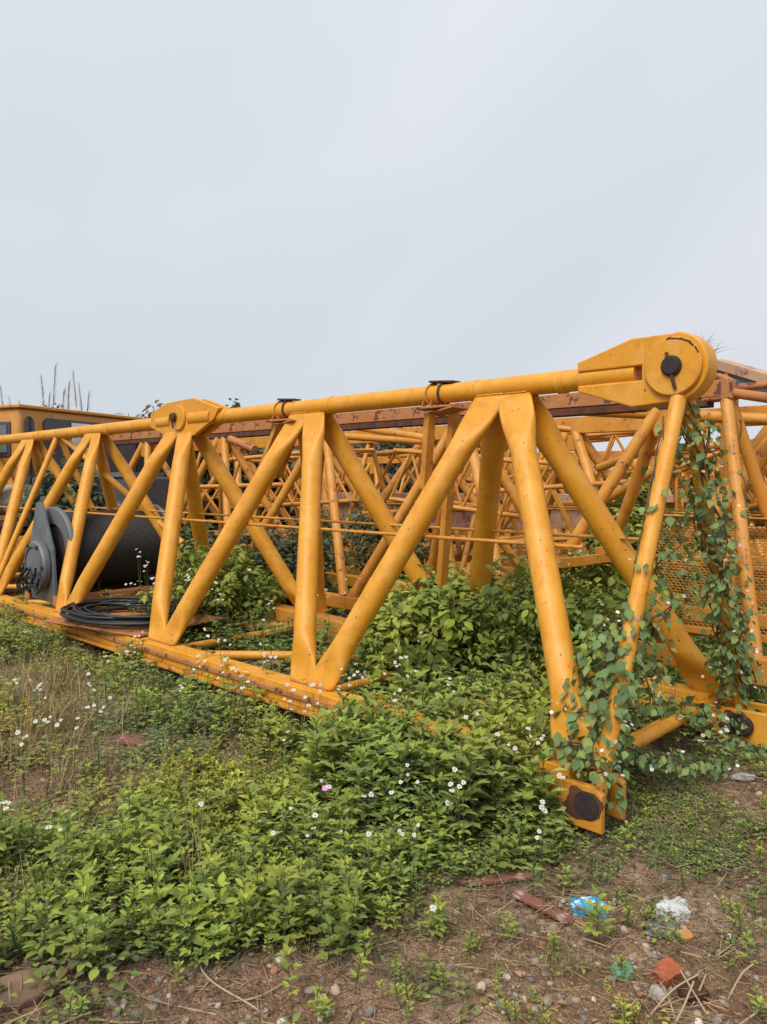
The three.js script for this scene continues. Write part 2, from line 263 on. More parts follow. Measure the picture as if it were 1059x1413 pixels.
  // end frame, bottom bracing
  for (const s of [-1, 1]) {
    mesh('end_post', tube(V(pt - 0.02, py - 0.14, s * 0.045), V(tEnd + (s < 0 ? 0.02 : -0.05), RT - 0.12, s * HW), 0.04, 16), M.yellow, jib);
  }
  const brace = (a, b, r, m = M.yellow) => mesh('bottom_brace', tube(a, b, r, 14), m, jib);
  brace(V(tEnd + 0.13, RT - 0.06, -HW), V(tEnd + 0.13, RT - 0.06, HW), 0.035);
  for (let k = 1; k <= 6; k++) {
    brace(V(base(k) + 0.02, RT - 0.09, -HW + 0.07), V(base(k) + 0.02, RT - 0.09, HW - 0.07), 0.034);
    brace(V(base(k + 1) - 0.08, RT - 0.1, -HW + 0.07), V(base(k) + 0.12, RT - 0.1, HW - 0.07), 0.034);
  }
  // forked end lugs of the bottom rails
  for (const s of [-1, 1]) for (const q of [-1, 1]) {
    const c = [tEnd - (s > 0 ? 0.1 : 0.02), RT - 0.13];
    const lp = mesh('rail_lug', plateGeo([[tEnd + 0.3, RT - 0.2], [tEnd + 0.3, RT - 0.05], [tEnd - (s > 0 ? 0.3 : 0.03), RT - 0.04], [tEnd - (s > 0 ? 0.3 : 0.06), RT - 0.07], [tEnd - (s > 0 ? 0.3 : 0.06), RT - 0.235], [tEnd + 0.1, RT - 0.235]], 0.035, 0.005).translate(0, 0, s * HW + q * 0.098), s > 0 ? M.yellowPlate : M.yellowOld, jib);
    const ro = []; for (let a = 0; a < 26; a++) { const th = a / 26 * 6.2832, rr2 = 0.082 + 0.03 * (fbm(Math.cos(th) * 2 + 5, Math.sin(th) * 2 + 5, 44, 3) - 0.5) * 2; ro.push([c[0] + 0.045 + Math.cos(th) * rr2 * 1.15, c[1] + Math.sin(th) * rr2 * 0.95]); }
    mesh('rust_patch', plateGeo(ro, 0.006, 0.001).translate(0, 0, s * HW + q * 0.098 + q * 0.0165), M.rust, lp);
    mesh('pin_hole', disc(0.06, 0.012, c[0] + 0.03, c[1] + 0.004, s * HW + q * 0.098 + q * 0.0175, 24, 0.003), M.dark, lp);
  }
  mesh('pin', disc(0.055, 0.3, tEnd - 0.1, RT - 0.13, HW, 24, 0.01), M.dark, jib);
  // guard rods running the length of the jib
  for (const [y, z] of [[1.245, -0.33], [1.245, 0.37]]) mesh('guard_rod', tube(V(-0.72, y, z), V(9.6, y, z), 0.011, 10), M.yellowOld, jib);
  // slim braces between the nodes of the left length
  for (const s of [-1, 1]) mesh('slim_brace', tube(V(6.45, TOPY - 0.07, s * 0.02), V(6.4, RT, s * HW), 0.034, 14), M.yellow, jib);
  mesh('slim_brace', tube(V(6.3, TOPY - 0.07, 0), V(4.6, 0.9, 0.55), 0.034, 14), M.yellow, jib);
}
const timber = (a, b, w, h, m, lab, grp) => tag(mesh('timber_block', beam(a, b, w, h, V(0, 1, 0), 0.008), m), lab, 'timber', grp);
for (const t of [-0.2, 2.2, 4.6, 7]) timber(J(t, 0.05, -0.88), J(t, 0.05, 0.88), 0.18, 0.14, M.wood, 'weathered timber sleeper lying under the jib rails', 'timber sleepers under the jib');

// ---------------------------------------------------------------- brackets clamped to the top chord, their bars hanging down
function bracket(t, len1, len2, lean, label) {
  const b = thing('clamp_bracket', label, 'clamp bracket', [J(t, 0, 0).x, 0, J(t, 0, 0).z], JROT);
  mesh('top_strap', box(0.2, 0.014, 0.09, -0.02, TOPY + 0.078, 0, 0, 0, 0.07), M.rust, b);
  mesh('clamp_band', new THREE.TorusGeometry(0.07, 0.008, 8, 28).rotateY(Math.PI / 2).translate(-0.02, TOPY, 0), M.rust, b);
  mesh('clamp_band', new THREE.TorusGeometry(0.071, 0.008, 8, 28).rotateY(Math.PI / 2 - 0.25).translate(0.07, TOPY, 0), M.yellowOld, b);
  mesh('lower_plate', box(0.26, 0.016, 0.16, 0.02, TOPY - 0.088, -0.02, 0, 0.25, -0.03), M.rusty, b);
  mesh('lower_plate', box(0.3, 0.014, 0.12, -0.06, TOPY - 0.115, -0.02, 0.1, -0.3, -0.05), M.rusty, b);
  for (const x of [0.05, 0.12]) mesh('gusset', plateGeo([[0, 0], [0.05, 0], [0.01, 0.08]], 0.008, 0.001).rotateY(Math.PI / 2).translate(x, TOPY - 0.08, -0.02), M.rusty, b);
  const bar = (x, z, l) => { const top = V(x, TOPY - 0.12, z), bot = V(x + lean * l, TOPY - 0.12 - l, z + 0.06 * l); const m = mesh('hanging_bar', beam(top, bot, 0.06, 0.012, V(1, 0, 0.2), 0.002), M.yellowOld, b); const o = V(0.025, 0, -0.02); mesh('bar_flange', beam(top.clone().add(o), bot.clone().add(o), 0.012, 0.05, V(1, 0, 0.2), 0.002), M.yellowOld, m); };
  bar(0.06, -0.03, len1); bar(-0.08, 0.05, len2);
}
bracket(0.50, 0.5, 1.15, 0.14, 'rusty bracket clamped on the jib chord with upright hanging bars');
bracket(2.1, 0.5, 0.42, 0.72, 'rusty bracket clamped on the jib chord with slanting hanging bars');

// ---------------------------------------------------------------- winch standing inside the jib, and the coil of cable next to it
{
  const t0 = 5.3, w = thing('winch', 'grey winch with a drum of black wire rope inside the jib', 'winch', [J(t0, 0, 0).x, 0, J(t0, 0, 0).z], JROT);
  const y0 = 0.83, R = 0.41, pr = []; const wraps = 46, L = 1.06;
  pr.push(new THREE.Vector2(0.05, -L / 2)); for (let i = 0; i < wraps; i++) for (let q = 0; q < 4; q++) { const a = (q + 0.5) / 4 * Math.PI; pr.push(new THREE.Vector2(R + 0.011 * Math.sin(a), -L / 2 + (i + 0.5 - 0.5 * Math.cos(a)) * L / wraps)); } pr.push(new THREE.Vector2(0.05, L / 2));
  const dg = new THREE.LatheGeometry(pr, 56); const uv = dg.attributes.uv; for (let i = 0; i < uv.count; i++) uv.setXY(i, uv.getX(i) * 2.6, uv.getY(i));
  mesh('rope_drum', dg.rotateX(Math.PI / 2).translate(0, y0, 0.02), M.rope, w);
  for (const s of [-1, 1]) { const f = new THREE.LatheGeometry([[0.3, -0.02], [0.46, -0.03], [0.475, -0.02], [0.475, 0.02], [0.46, 0.03], [0.3, 0.02], [0.3, -0.02]].map((p) => new THREE.Vector2(...p)), 56).rotateX(Math.PI / 2).translate(0, y0, 0.02 + s * (L / 2 + 0.03)); mesh('drum_flange', f, M.greySteel, w); }
  mesh('drum_hub', disc(0.29, 0.05, 0, y0, -L / 2 + 0.02, 40), M.dark, w);
  const sp = mesh('side_plate', plateGeo([[-0.34, -0.5], [0.34, -0.5], [0.36, -0.1], [0.1, 0.52], [-0.02, 0.52], [-0.28, 0.05]], 0.035, 0.006).translate(0.05, y0 + 0.0, -L / 2 - 0.12), M.greySteel, w);
  const gc = mesh('gear_cover', disc(0.26, 0.09, 0.03, y0 - 0.13, -L / 2 - 0.18, 44, 0.02), M.greySteel, w);
  mesh('cover_ring', new THREE.TorusGeometry(0.2, 0.014, 8, 36).translate(0.03, y0 - 0.13, -L / 2 - 0.225), M.greyDark, gc);
  for (let i = 0; i < 6; i++) mesh('bolt', disc(0.02, 0.03, 0.03 + 0.23 * Math.cos(i * 1.047), y0 - 0.13 + 0.23 * Math.sin(i * 1.047), -L / 2 - 0.232, 6, 0.003), M.rust, gc);
  mesh('side_plate', plateGeo([[-0.3, -0.5], [0.3, -0.5], [0.2, 0.2], [-0.2, 0.2]], 0.035).translate(0, y0, L / 2 + 0.1), M.greyDark, w);
  mesh('motor', disc(0.17, 0.1, 0, y0 - 0.05, L / 2 + 0.16, 28, 0.02), M.greyDark, w);
  for (const x of [-0.36, 0.36]) mesh('base_beam', box(0.12, 0.1, 1.4, x, RT + 0.055, 0), M.rusty, w);
  const r = rng(5);
  for (let k = 0; k < 7; k++) { const pts = [], a0 = r() * 6; for (let i = 0; i < 7; i++) { const a = a0 + i * 0.55; pts.push(V(0.1 + Math.cos(a) * (0.1 + 0.16 * r()) - 0.05 * k, 0.42 + 0.28 * (1 - i / 7) * Math.abs(Math.sin(a)), -L / 2 - 0.26 - 0.05 * r())); } mesh('hydraulic_hose', path(pts, 0.011, 28, 6), M.black, w); }
}
{
  const c = onFace(172, 862, -0.3), p = G(176, 852, RT + 0.03), o = thing('cable_coil', 'flat coil of thick black cable lying on the jib floor', 'cable coil', [p.x, RT + 0.03, p.z], JROT + 0.2); const r = rng(9);
  mesh('floor_plate', box(1.3, 0.012, 1.0, -0.05, -0.02, 0.05), M.rusty, o);
  for (let i = 0; i < 15; i++) { const a = 0.28 + 0.022 * (i % 8) + 0.02 * r(), y = 0.016 + 0.022 * Math.floor(i / 4) + 0.006 * r(), pts = [], ox = 0.16 * (r() - 0.5), oz = 0.14 * (r() - 0.5); for (let k = 0; k < 14; k++) { const th = k / 14 * 6.2832; pts.push(V(ox + Math.cos(th) * a * 1.45 * (1 + 0.1 * r()), y + 0.04 * r() * r(), oz + Math.sin(th) * a * (1 + 0.1 * r()))); } mesh('cable_loop', path(pts, 0.0125, 70, 6, true), M.black, o); }
}

// ---------------------------------------------------------------- jibs lying side by side behind the front one
function backJib(name, label, o) {
  const g = thing(name, label, 'crane jib', [J(0, 0, o.z).x, 0, J(0, 0, o.z).z], JROT + (o.turn || 0), 'lattice jibs lying behind the front jib');
  const cw = o.cw || 0.14, chh = o.ch || 0.15;
  const c = mesh('top_chord', beam(V(o.t0, o.H, 0), V(o.t1, o.H, 0), cw, chh), o.chordMat || M.yellowOld, g);
  if (o.rail) mesh('chord_rail', beam(V(o.t0 + 0.1, o.H - chh / 2 - 0.032, 0), V(o.t1, o.H - chh / 2 - 0.032, 0), cw * 0.9, 0.06), M.rust, c);
  for (const s of [-1, 1]) mesh('bottom_chord', beam(V(o.t0, o.y0, s * o.hw), V(o.t1, o.y0, s * o.hw), 0.1, 0.12), o.mat, g);
  const yt = o.H - chh / 2 - (o.rail ? 0.06 : 0);
  for (let t = o.n0; t < o.t1 - o.step / 2; t += o.step) {
    for (const s of [-1, 1]) for (const e of [-0.5, 0.5]) { const A = V(t + e * 0.12, yt, s * 0.03), B = V(t + e * o.step * 0.94, o.y0 + 0.05, s * o.hw); if (B.x < o.t0) continue; mesh('lacing_tube', tube(A, B, o.r, 12), o.mat, g); }
    mesh('node_plate', plateGeo([[-0.14, 0.02], [0.14, 0.02], [0.07, -0.2], [-0.07, -0.2]], 0.13, 0.01).translate(t, yt, 0), o.mat, g);
    if (o.post) for (const s of [-1, 1]) mesh('upright', tube(V(t + o.step / 2, yt, s * 0.02), V(t + o.step / 2, o.y0, s * o.hw), o.r * 0.62, 10), o.mat, g);
    mesh('cross_brace', tube(V(t + o.step / 2, o.y0, -o.hw), V(t + o.step / 2, o.y0, o.hw), 0.03, 10), o.mat, g);
  }
  if (o.rod) for (const s of [-1, 1]) mesh('guard_rod', tube(V(o.t0 + 0.4, o.rod, s * 0.32), V(o.t1, o.rod, s * 0.32), 0.011, 8), o.mat, g);
  return g;
}
const j2 = backJib('crane_jib', 'jib with rust brown box chord close behind the thick yellow jib', { z: 1.64, H: 2.225, hw: 0.55, y0: 0.42, t0: -0.7, t1: 13, n0: -0.29, step: 1.9, r: 0.047, cw: 0.16, ch: 0.115, chordMat: M.rusty, rail: true, mat: M.yellowOld });
{
  mesh('end_lug', plateGeo([[-0.77, 2.15], [-0.56, 2.14], [-0.56, 2.32], [-0.68, 2.33], [-0.76, 2.28]], 0.15, 0.012), M.rusty, j2);
  for (const s of [-1, 1]) { mesh('end_post', tube(V(-0.72, 2.15, s * 0.03), V(-1.12, 0.46, s * 0.55), 0.043, 14), M.yellowOld, j2); mesh('end_foot', box(0.2, 0.16, 0.13, -1.12, 0.42, s * 0.55), M.yellowOld, j2); }
  mesh('tie_rod', tube(V(-0.72, 2.2, 0.0), V(-1.9, 1.93, -0.1), 0.034, 12), M.rusty, j2);
  mesh('tie_rod', tube(V(-0.75, 2.24, 0.1), V(-1.9, 2.3, 0.5), 0.026, 12), M.rusty, j2);
}
backJib('crane_jib', 'yellow jib with deep box top chord and guard rods behind the rust brown chord', { z: 4.14, H: 2.22, hw: 0.72, y0: 0.32, t0: -3.4, t1: 15, n0: -2.56, step: 2.25, r: 0.057, cw: 0.15, ch: 0.19, mat: M.yellowOld, rod: 1.25, post: true });
backJib('crane_jib', 'slightly skewed dull yellow jib in the third row of jibs', { z: 6.9, H: 1.95, hw: 0.68, y0: 0.3, t0: -5, t1: 15, n0: -4.3, step: 1.7, r: 0.045, cw: 0.12, ch: 0.13, mat: M.yellowOld, turn: 0.05, post: true });
backJib('crane_jib', 'dull yellow jib in the fourth row before the thicket', { z: 9.6, H: 1.9, hw: 0.7, y0: 0.3, t0: -8, t1: 13, n0: -7.3, step: 1.9, r: 0.05, cw: 0.12, ch: 0.13, mat: M.yellowOld, turn: -0.04, post: true });
backJib('crane_jib', 'rusty jib in the rearmost row against the bushes', { z: 12.6, H: 2.0, hw: 0.7, y0: 0.3, t0: -12, t1: 9, n0: -11.3, step: 2, r: 0.05, cw: 0.12, ch: 0.13, mat: M.yellowOld, turn: 0.03 });
// square lattice tower sections lying across the rows
function rectTruss(label, A, B, w, h, n, rc, rl, mat) {
  const g = thing('lattice_section', label, 'lattice section', [A.x, 0, A.z], 0, 'square lattice sections'); const ax = B.clone().sub(A), L = ax.length(); ax.normalize(); const sd = ax.clone().cross(V(0, 1, 0)).normalize(), up = sd.clone().cross(ax).normalize(), O = V(A.x, 0, A.z);
  const P = (t, a, b) => A.clone().addScaledVector(ax, t * L).addScaledVector(sd, a * w / 2).addScaledVector(up, b * h / 2).sub(O);
  for (const a of [-1, 1]) for (const b of [-1, 1]) mesh('corner_chord', tube(P(0, a, b), P(1, a, b), rc, 10), mat, g);
  for (let i = 0; i < n; i++) { const t0 = i / n, t1 = (i + 1) / n, f = i % 2 ? 1 : -1; for (const a of [-1, 1]) { mesh('lacing_bar', tube(P(t0, a, f), P(t1, a, -f), rl, 8), mat, g); mesh('lacing_bar', tube(P(t0, f, a), P(t1, -f, a), rl, 8), mat, g); } }
}
rectTruss('square yellow lattice section lying across the rear jibs', at(520, 668, 12.2), at(840, 648, 10.4), 0.9, 0.9, 6, 0.04, 0.026, M.yellowOld);
rectTruss('slim yellow lattice section tilted up on the rear jibs', at(610, 640, 11), at(760, 612, 12.6), 0.7, 0.7, 6, 0.035, 0.022, M.yellowOld);
rectTruss('long yellow lattice section beyond the mesh walkway', at(880, 680, 9.4), at(1240, 668, 8), 1.0, 1.0, 6, 0.045, 0.03, M.yellowOld);
rectTruss('rusty lattice section resting low behind the winch', at(250, 705, 13), at(470, 700, 12.5), 0.8, 0.8, 5, 0.035, 0.024, M.yellowOld);
rectTruss('thin barred yellow lattice section heaped in the middle of the rear rows', at(560, 655, 9.6), at(740, 675, 8.6), 0.6, 0.6, 7, 0.028, 0.018, M.yellowOld);
rectTruss('thin barred yellow lattice section beyond the slanting bracket', at(330, 668, 11.5), at(500, 655, 10.4), 0.7, 0.7, 6, 0.03, 0.02, M.yellowOld);
rectTruss('thin barred yellow lattice section stacked beyond the deep box chord', at(760, 640, 9.8), at(980, 622, 9.2), 0.6, 0.6, 7, 0.028, 0.018, M.yellowOld);
rectTruss('thin barred yellow lattice section low beyond the steel tray', at(680, 712, 8.4), at(880, 700, 8.0), 0.55, 0.55, 7, 0.026, 0.018, M.yellowOld);
rectTruss('thin barred yellow lattice section pointing up behind the vine posts', at(930, 690, 8.2), at(1090, 640, 7.6), 0.6, 0.6, 6, 0.028, 0.018, M.yellowOld);
// loose pipes and beams
const pipe = (label, a, b, r, m = M.yellowOld, seg = 14) => tag(mesh('steel_pipe', tube(a, b, r, seg), m), label, 'pipe', 'loose pipes on the jibs');
pipe('long yellow pipe lying above the deep yellow box chord', at(700, 561, 7.3), at(1120, 582, 6.6), 0.052);
pipe('yellow pipe slanting onto the deep box chord, upper of two', at(470, 586, 10.2), at(598, 606, 9.2), 0.045);
pipe('yellow pipe slanting onto the deep box chord, lower of two', at(440, 600, 10.4), at(585, 609, 9.3), 0.045);
pipe('short yellow pipe end poking past the thick tube', at(700, 582, 7.2), at(788, 593, 7.0), 0.028);
pipe('short rusty pipe poking over the chord by the slanting bracket', at(318, 606, 9), at(352, 620, 8.6), 0.045, M.rusty);
pipe('yellow bar slanting up behind the vines, upper of two', at(826, 646, 7.6), at(890, 622, 7.2), 0.04);
pipe('yellow bar slanting up behind the vines, lower of two', at(835, 690, 7.6), at(905, 648, 7.2), 0.045);
pipe('short bar slanting down behind the vines', at(840, 678, 7.9), at(890, 712, 7.7), 0.04);
pipe('fat yellow pipe leaning against the mesh walkway', at(978, 722, 7.2), at(1082, 590, 6.9), 0.085);
tag(mesh('box_beam', beam(at(352, 842, 7.7), at(516, 882, 6.25), 0.19, 0.2), M.yellowOld), 'short yellow box beam lying on the jib floor among weeds', 'beam');
{ // long flat beam with pale flange
  const a = at(420, 684, 12.4), b = at(960, 688, 11.2), o = thing('steel_girder', 'long pale steel girder with dark web lying behind the jibs', 'girder', [a.x, 0, a.z]); const O = V(a.x, 0, a.z); a.sub(O); b.sub(O);
  M.paleRust = std({ map: rep(paintTex([0.46, 0.27, 0.16], [0.2, 0.09, 0.05], 0.66, 0.6, 191), 1), roughness: 0.8 });
  mesh('top_flange', beam(a, b, 0.4, 0.11), M.paleRust, o); const d = V(0, -0.24, 0); mesh('web', beam(a.clone().add(d), b.clone().add(d), 0.12, 0.36), M.paleRust, o); const e = V(0, -0.44, 0); mesh('bottom_flange', beam(a.clone().add(e), b.clone().add(e), 0.36, 0.05), M.paleRust, o);
  for (const k of [0.05, 0.95]) { const p = a.clone().lerp(b, k); mesh('trestle', beam(V(p.x, 0, p.z), V(p.x, p.y - 0.46, p.z), 0.3, 0.3, V(1, 0, 0)), M.rust, o); }
}
{ // a raised boom far right
  const a = at(992, 502, 7.4), b = at(1150, 548, 6.2), o = thing('crane_boom', 'faded pinkish boom with dark lattice beneath, rising past the pin lug', 'boom', [a.x, 0, a.z]); const O = V(a.x, 0, a.z); a.sub(O); b.sub(O);
  mesh('top_plate', beam(a, b, 0.16, 0.09), M.paleRust, o); const d = V(0, -0.1, 0.02); mesh('side_girder', beam(a.clone().add(d), b.clone().add(d), 0.1, 0.1), M.greyDark, o);
  for (let k = 0.1; k < 1; k += 0.16) { const p = a.clone().lerp(b, k), q = a.clone().lerp(b, k + 0.1); mesh('stud', tube(p, q.clone().add(V(0, -0.16, 0.03)), 0.012, 6), M.greyDark, o); }
  const p = a.clone().lerp(b, 0.12); mesh('support_post', beam(V(p.x, 0, p.z), V(p.x, p.y - 0.05, p.z), 0.12, 0.12, V(1, 0, 0)), M.yellowOld, o);
}
// expanded metal walkway panel standing on edge
{
  const o = thing('walkway_panel', 'yellow expanded metal walkway panel standing on edge beside the vines', 'mesh panel', [J(-0.9, 0, 1.78).x, 0, J(-0.9, 0, 1.78).z], JROT);
  const x0 = -0.85, x1 = 0.78, y0 = 0.5, y1 = 1.3, dw = 0.036, dh = 0.0205; const list = [];
  const rows = Math.floor((y1 - y0) / dh), cols = Math.floor((x1 - x0) / dw); const proto = [new THREE.BoxGeometry(Math.hypot(dw / 2, dh / 2) + 0.003, 0.0055, 0.009), 0]; const an = Math.atan2(dh / 2, dw / 2);
  for (let r = 0; r < rows; r++) for (let c = 0; c < cols; c++) for (const e of [0, 1]) { const q = proto[0].clone(); q.rotateZ((e ? -1 : 1) * an * (r % 2 ? 1 : -1)); q.rotateX(0.0); q.translate(x0 + (c + 0.25 + e * 0.5) * dw, y0 + (r + 0.5) * dh, 0.012 * Math.sin(c * 0.3 + r * 0.1)); list.push(q); }
  mesh('expanded_mesh', mergeGeometries(list), M.yellowOld, o);
  mesh('frame_bar', box(1.72, 0.05, 0.05, -0.03, 0.48, 0), M.yellowOld, o);
  mesh('frame_bar', box(1.72, 0.012, 0.18, -0.03, 1.315, -0.03, 0.15), M.yellowOld, o);
  mesh('frame_bar', box(1.72, 0.05, 0.03, -0.03, 0.93, 0.03), M.rusty, o);
  for (const x of [-0.86, 0.8]) mesh('frame_bar', box(0.05, 0.85, 0.05, x, 0.9, 0), M.yellowOld, o);
  for (const x of [-0.8, 0.7]) mesh('foot', box(0.08, 0.5, 0.08, x, 0.23, 0), M.yellowOld, o);
}
{ // a folded plate inside the front jib's right end
  const p = at(800, 774, 5.75); tag(mesh('steel_tray', mergeGeometries([box(0.72, 0.014, 0.4, 0, 0, 0), box(0.72, 0.07, 0.014, 0, 0.03, 0.2), box(0.014, 0.07, 0.4, 0.36, 0.03, 0)]).rotateY(0.5).rotateZ(0.05).translate(p.x, p.y, p.z), M.yellowOld), 'flat yellow steel tray wedged between the jibs', 'tray');
}
// ---------------------------------------------------------------- machines behind the winch
{
  const c = at(27, 562, 11), o = thing('crane_house', 'orange yellow machine house with dark window band behind the winch', 'machine house', [c.x, 0, c.z], -0.38); const H = c.y, L = 4.6, Wd = 2.6;
  // local: +x = away to the right side wall's normal, -z = away from camera
  mesh('body', box(Wd, H - 0.9, L, -Wd / 2, (H + 0.9) / 2, -L / 2, 0, 0, 0, 0.05), M.cabYellow, o);
  mesh('roof', box(Wd + 0.1, 0.05, L + 0.1, -Wd / 2, H + 0.02, -L / 2, 0, 0, 0, 0.015), M.cabYellow, o);
  const band = (z0, z1, y0, y1) => { const s = new THREE.Shape(), r = 0.1; s.moveTo(z0 + r, y0); s.lineTo(z1 - r, y0); s.absarc(z1 - r, y0 + r, r, -Math.PI / 2, 0); s.lineTo(z1, y1 - r); s.absarc(z1 - r, y1 - r, r, 0, Math.PI / 2); s.lineTo(z0 + r, y1); s.absarc(z0 + r, y1 - r, r, Math.PI / 2, Math.PI); s.lineTo(z0, y0 + r); s.absarc(z0 + r, y0 + r, r, Math.PI, 1.5 * Math.PI); return new THREE.ExtrudeGeometry(s, { depth: 0.03, bevelEnabled: false }).rotateY(Math.PI / 2); };
  const w1 = mesh('window_band', band(0.42, 4.3, 1.1, H - 0.12), M.cabDark, o);
  const op = mesh('dark_opening', box(0.05, 0.75, 1.5, 0.03, H - 0.62, -3.2), M.black, w1);
  const no = mesh('notice', box(0.02, 0.4, 0.4, 0.045, H - 0.36, -1.15), M.white, w1); mesh('notice_picture', box(0.012, 0.1, 0.22, 0.06, H - 0.27, -1.15), M.greyDark, no);
  mesh('grille', band(0.08, 0.24, 1.4, H - 0.12), M.cabDark, o);
  const wf = mesh('front_window', box(0.5, 0.5, 0.03, -0.42, H - 0.45, 0.01), M.cabDark, o); mesh('pane', box(0.4, 0.4, 0.02, -0.42, H - 0.45, 0.03), M.greySteel, wf);
  mesh('front_hood', box(1.3, 0.5, 0.9, -1.15, H - 0.75, 0.45, 0.25), M.cabYellow, o);
  mesh('base_frame', box(Wd, 0.3, L, -Wd / 2, 0.75, -L / 2), M.dark, o);
  for (const z of [-0.5, -4]) mesh('support', box(2, 0.62, 0.4, -Wd / 2, 0.3, z), M.dark, o);
}
{
  const p = at(20, 690, 10), o = thing('winch', 'pale grey winch drum on a yellow frame under the machine house', 'winch', [p.x, 0, p.z], 0.15);
  mesh('drum', disc(0.2, 0.8, 0, 0, 0, 32, 0.02).rotateY(Math.PI / 2).translate(0, p.y, 0), M.greyBeige, o);
  for (const s of [-1, 1]) mesh('flange', disc(0.27, 0.03, 0, 0, 0, 32).rotateY(Math.PI / 2).translate(s * 0.42, p.y, 0), M.greyDark, o);
  mesh('frame', box(1.7, 0.34, 0.5, -0.2, p.y - 0.62, 0.1), M.yellowOld, o); mesh('frame_rail', box(1.9, 0.05, 0.6, -0.2, p.y - 0.3, 0.1), M.rust, o); for (const s of [-1, 1]) mesh('stand', box(0.2, 0.5, 0.3, s * 0.6, 0.2, 0.1), M.rust, o);
}
{
  const p = at(140, 690, 10.4), o = thing('generator', 'dark grey engine block with round cover behind the rope drum', 'engine', [p.x, 0, p.z], -0.3);
  mesh('block', box(1.7, 0.62, 0.7, 0, p.y, 0, 0, 0, 0, 0.03), M.greyDark, o); mesh('lid', box(1.5, 0.06, 0.75, 0, p.y + 0.34, 0), M.greySteel, o);
  mesh('round_cover', disc(0.26, 0.12, -0.55, p.y - 0.16, 0.4, 32, 0.02), M.greyDark, o); mesh('round_cover', disc(0.2, 0.12, 0.5, p.y - 0.2, 0.4, 32, 0.02), M.greySteel, o);
  for (const x of [-0.7, 0.7]) mesh('skid', box(0.14, p.y - 0.3, 0.7, x, (p.y - 0.3) / 2, 0), M.rust, o);
}

// ---------------------------------------------------------------- plants
class Leaves { // collects leaves and stems as one geometry with vertex colours
  constructor() { this.p = []; this.c = []; this.i = []; }
  // leaf: base, direction, up, length, width, colour; fold = V of the blade, droop = bend of the tip, shape = widths along the blade
  leaf(b, d, u, len, wid, col, fold = 0.25, droop = 0.3, shape = [0.1, 0.85, 1, 0.62, 0]) {
    d = d.clone().normalize(); const s = d.clone().cross(u).normalize(), n = s.clone().cross(d).normalize(), o = this.p.length / 3, m = shape.length;
    for (let k = 0; k < m; k++) {
      const t = k / (m - 1), w = shape[k] * wid / 2, c = b.clone().addScaledVector(d, len * t * (1 - 0.25 * droop * t)).addScaledVector(n, -droop * len * t * t * 0.7);
      for (const q of [-1, 0, 1]) { const v = c.clone().addScaledVector(s, q * w).addScaledVector(n, Math.abs(q) * w * fold); this.p.push(v.x, v.y, v.z); const f = q ? 1 : 1.12; this.c.push(col[0] * f, col[1] * f, col[2] * f); }
      if (k) { const a = o + (k - 1) * 3; for (const q of [0, 1]) this.i.push(a + q, a + q + 1, a + q + 3, a + q + 1, a + q + 4, a + q + 3); }
    }
  }
  blade(b, d, len, wid, col, bend = 0.5) { // grass blade
    const h = V(d.x, 0, d.z); if (h.length() < 1e-3) h.set(1, 0, 0); h.normalize(); const s = V(-h.z, 0, h.x), o = this.p.length / 3, dn = d.clone().normalize();
    for (let k = 0; k < 5; k++) { const t = k / 4, c = b.clone().addScaledVector(dn, len * t).addScaledVector(h, bend * len * t * t * 0.5).add(V(0, -bend * len * t * t * 0.35, 0)), w = wid * (1 - t * 0.95) / 2; for (const q of [-1, 1]) { this.p.push(c.x + s.x * q * w, c.y, c.z + s.z * q * w); this.c.push(...col); } if (k) { const a = o + (k - 1) * 2; this.i.push(a, a + 1, a + 2, a + 1, a + 3, a + 2); } }
  }
  stick(a, b, r, col) { const d = b.clone().sub(a).normalize(), s = d.clone().cross(Math.abs(d.y) > 0.9 ? V(1, 0, 0) : V(0, 1, 0)).normalize(), t = d.clone().cross(s), o = this.p.length / 3; for (const [P, R] of [[a, r], [b, r * 0.7]]) for (let k = 0; k < 3; k++) { const th = k * 2.0944; this.p.push(P.x + (s.x * Math.cos(th) + t.x * Math.sin(th)) * R, P.y + (s.y * Math.cos(th) + t.y * Math.sin(th)) * R, P.z + (s.z * Math.cos(th) + t.z * Math.sin(th)) * R); this.c.push(...col); } for (let k = 0; k < 3; k++) { const q = (k + 1) % 3; this.i.push(o + k, o + q, o + 3 + k, o + q, o + 3 + q, o + 3 + k); } }
  geo() { const g = new THREE.BufferGeometry(); g.setAttribute('position', new THREE.Float32BufferAttribute(this.p, 3)); g.setAttribute('color', new THREE.Float32BufferAttribute(this.c, 3)); g.setIndex(this.i); g.computeVertexNormals(); return g; }
}
const vary = (r, c, a = 0.25) => { const k = 1 - a + 2 * a * r(), h = (r() - 0.5) * a * 0.6; return [c[0] * k * (1 + h), c[1] * k, c[2] * k * (1 - h)]; };
const OV = [0.08, 0.8, 1, 0.62, 0], LANCE = [0.06, 0.7, 1, 0.6, 0], HEART = [0.45, 1, 0.92, 0.55, 0], ROUND = [0.3, 0.9, 1, 0.75, 0.1];
const GREEN = [0.325, 0.37, 0.05], GREEN2 = [0.215, 0.275, 0.05], OLIVE = [0.165, 0.165, 0.048], STEM = [0.10, 0.13, 0.04], TAN = [0.38, 0.28, 0.15], BROWN = [0.12, 0.065, 0.035], YELLOW = [0.36, 0.24, 0.03];
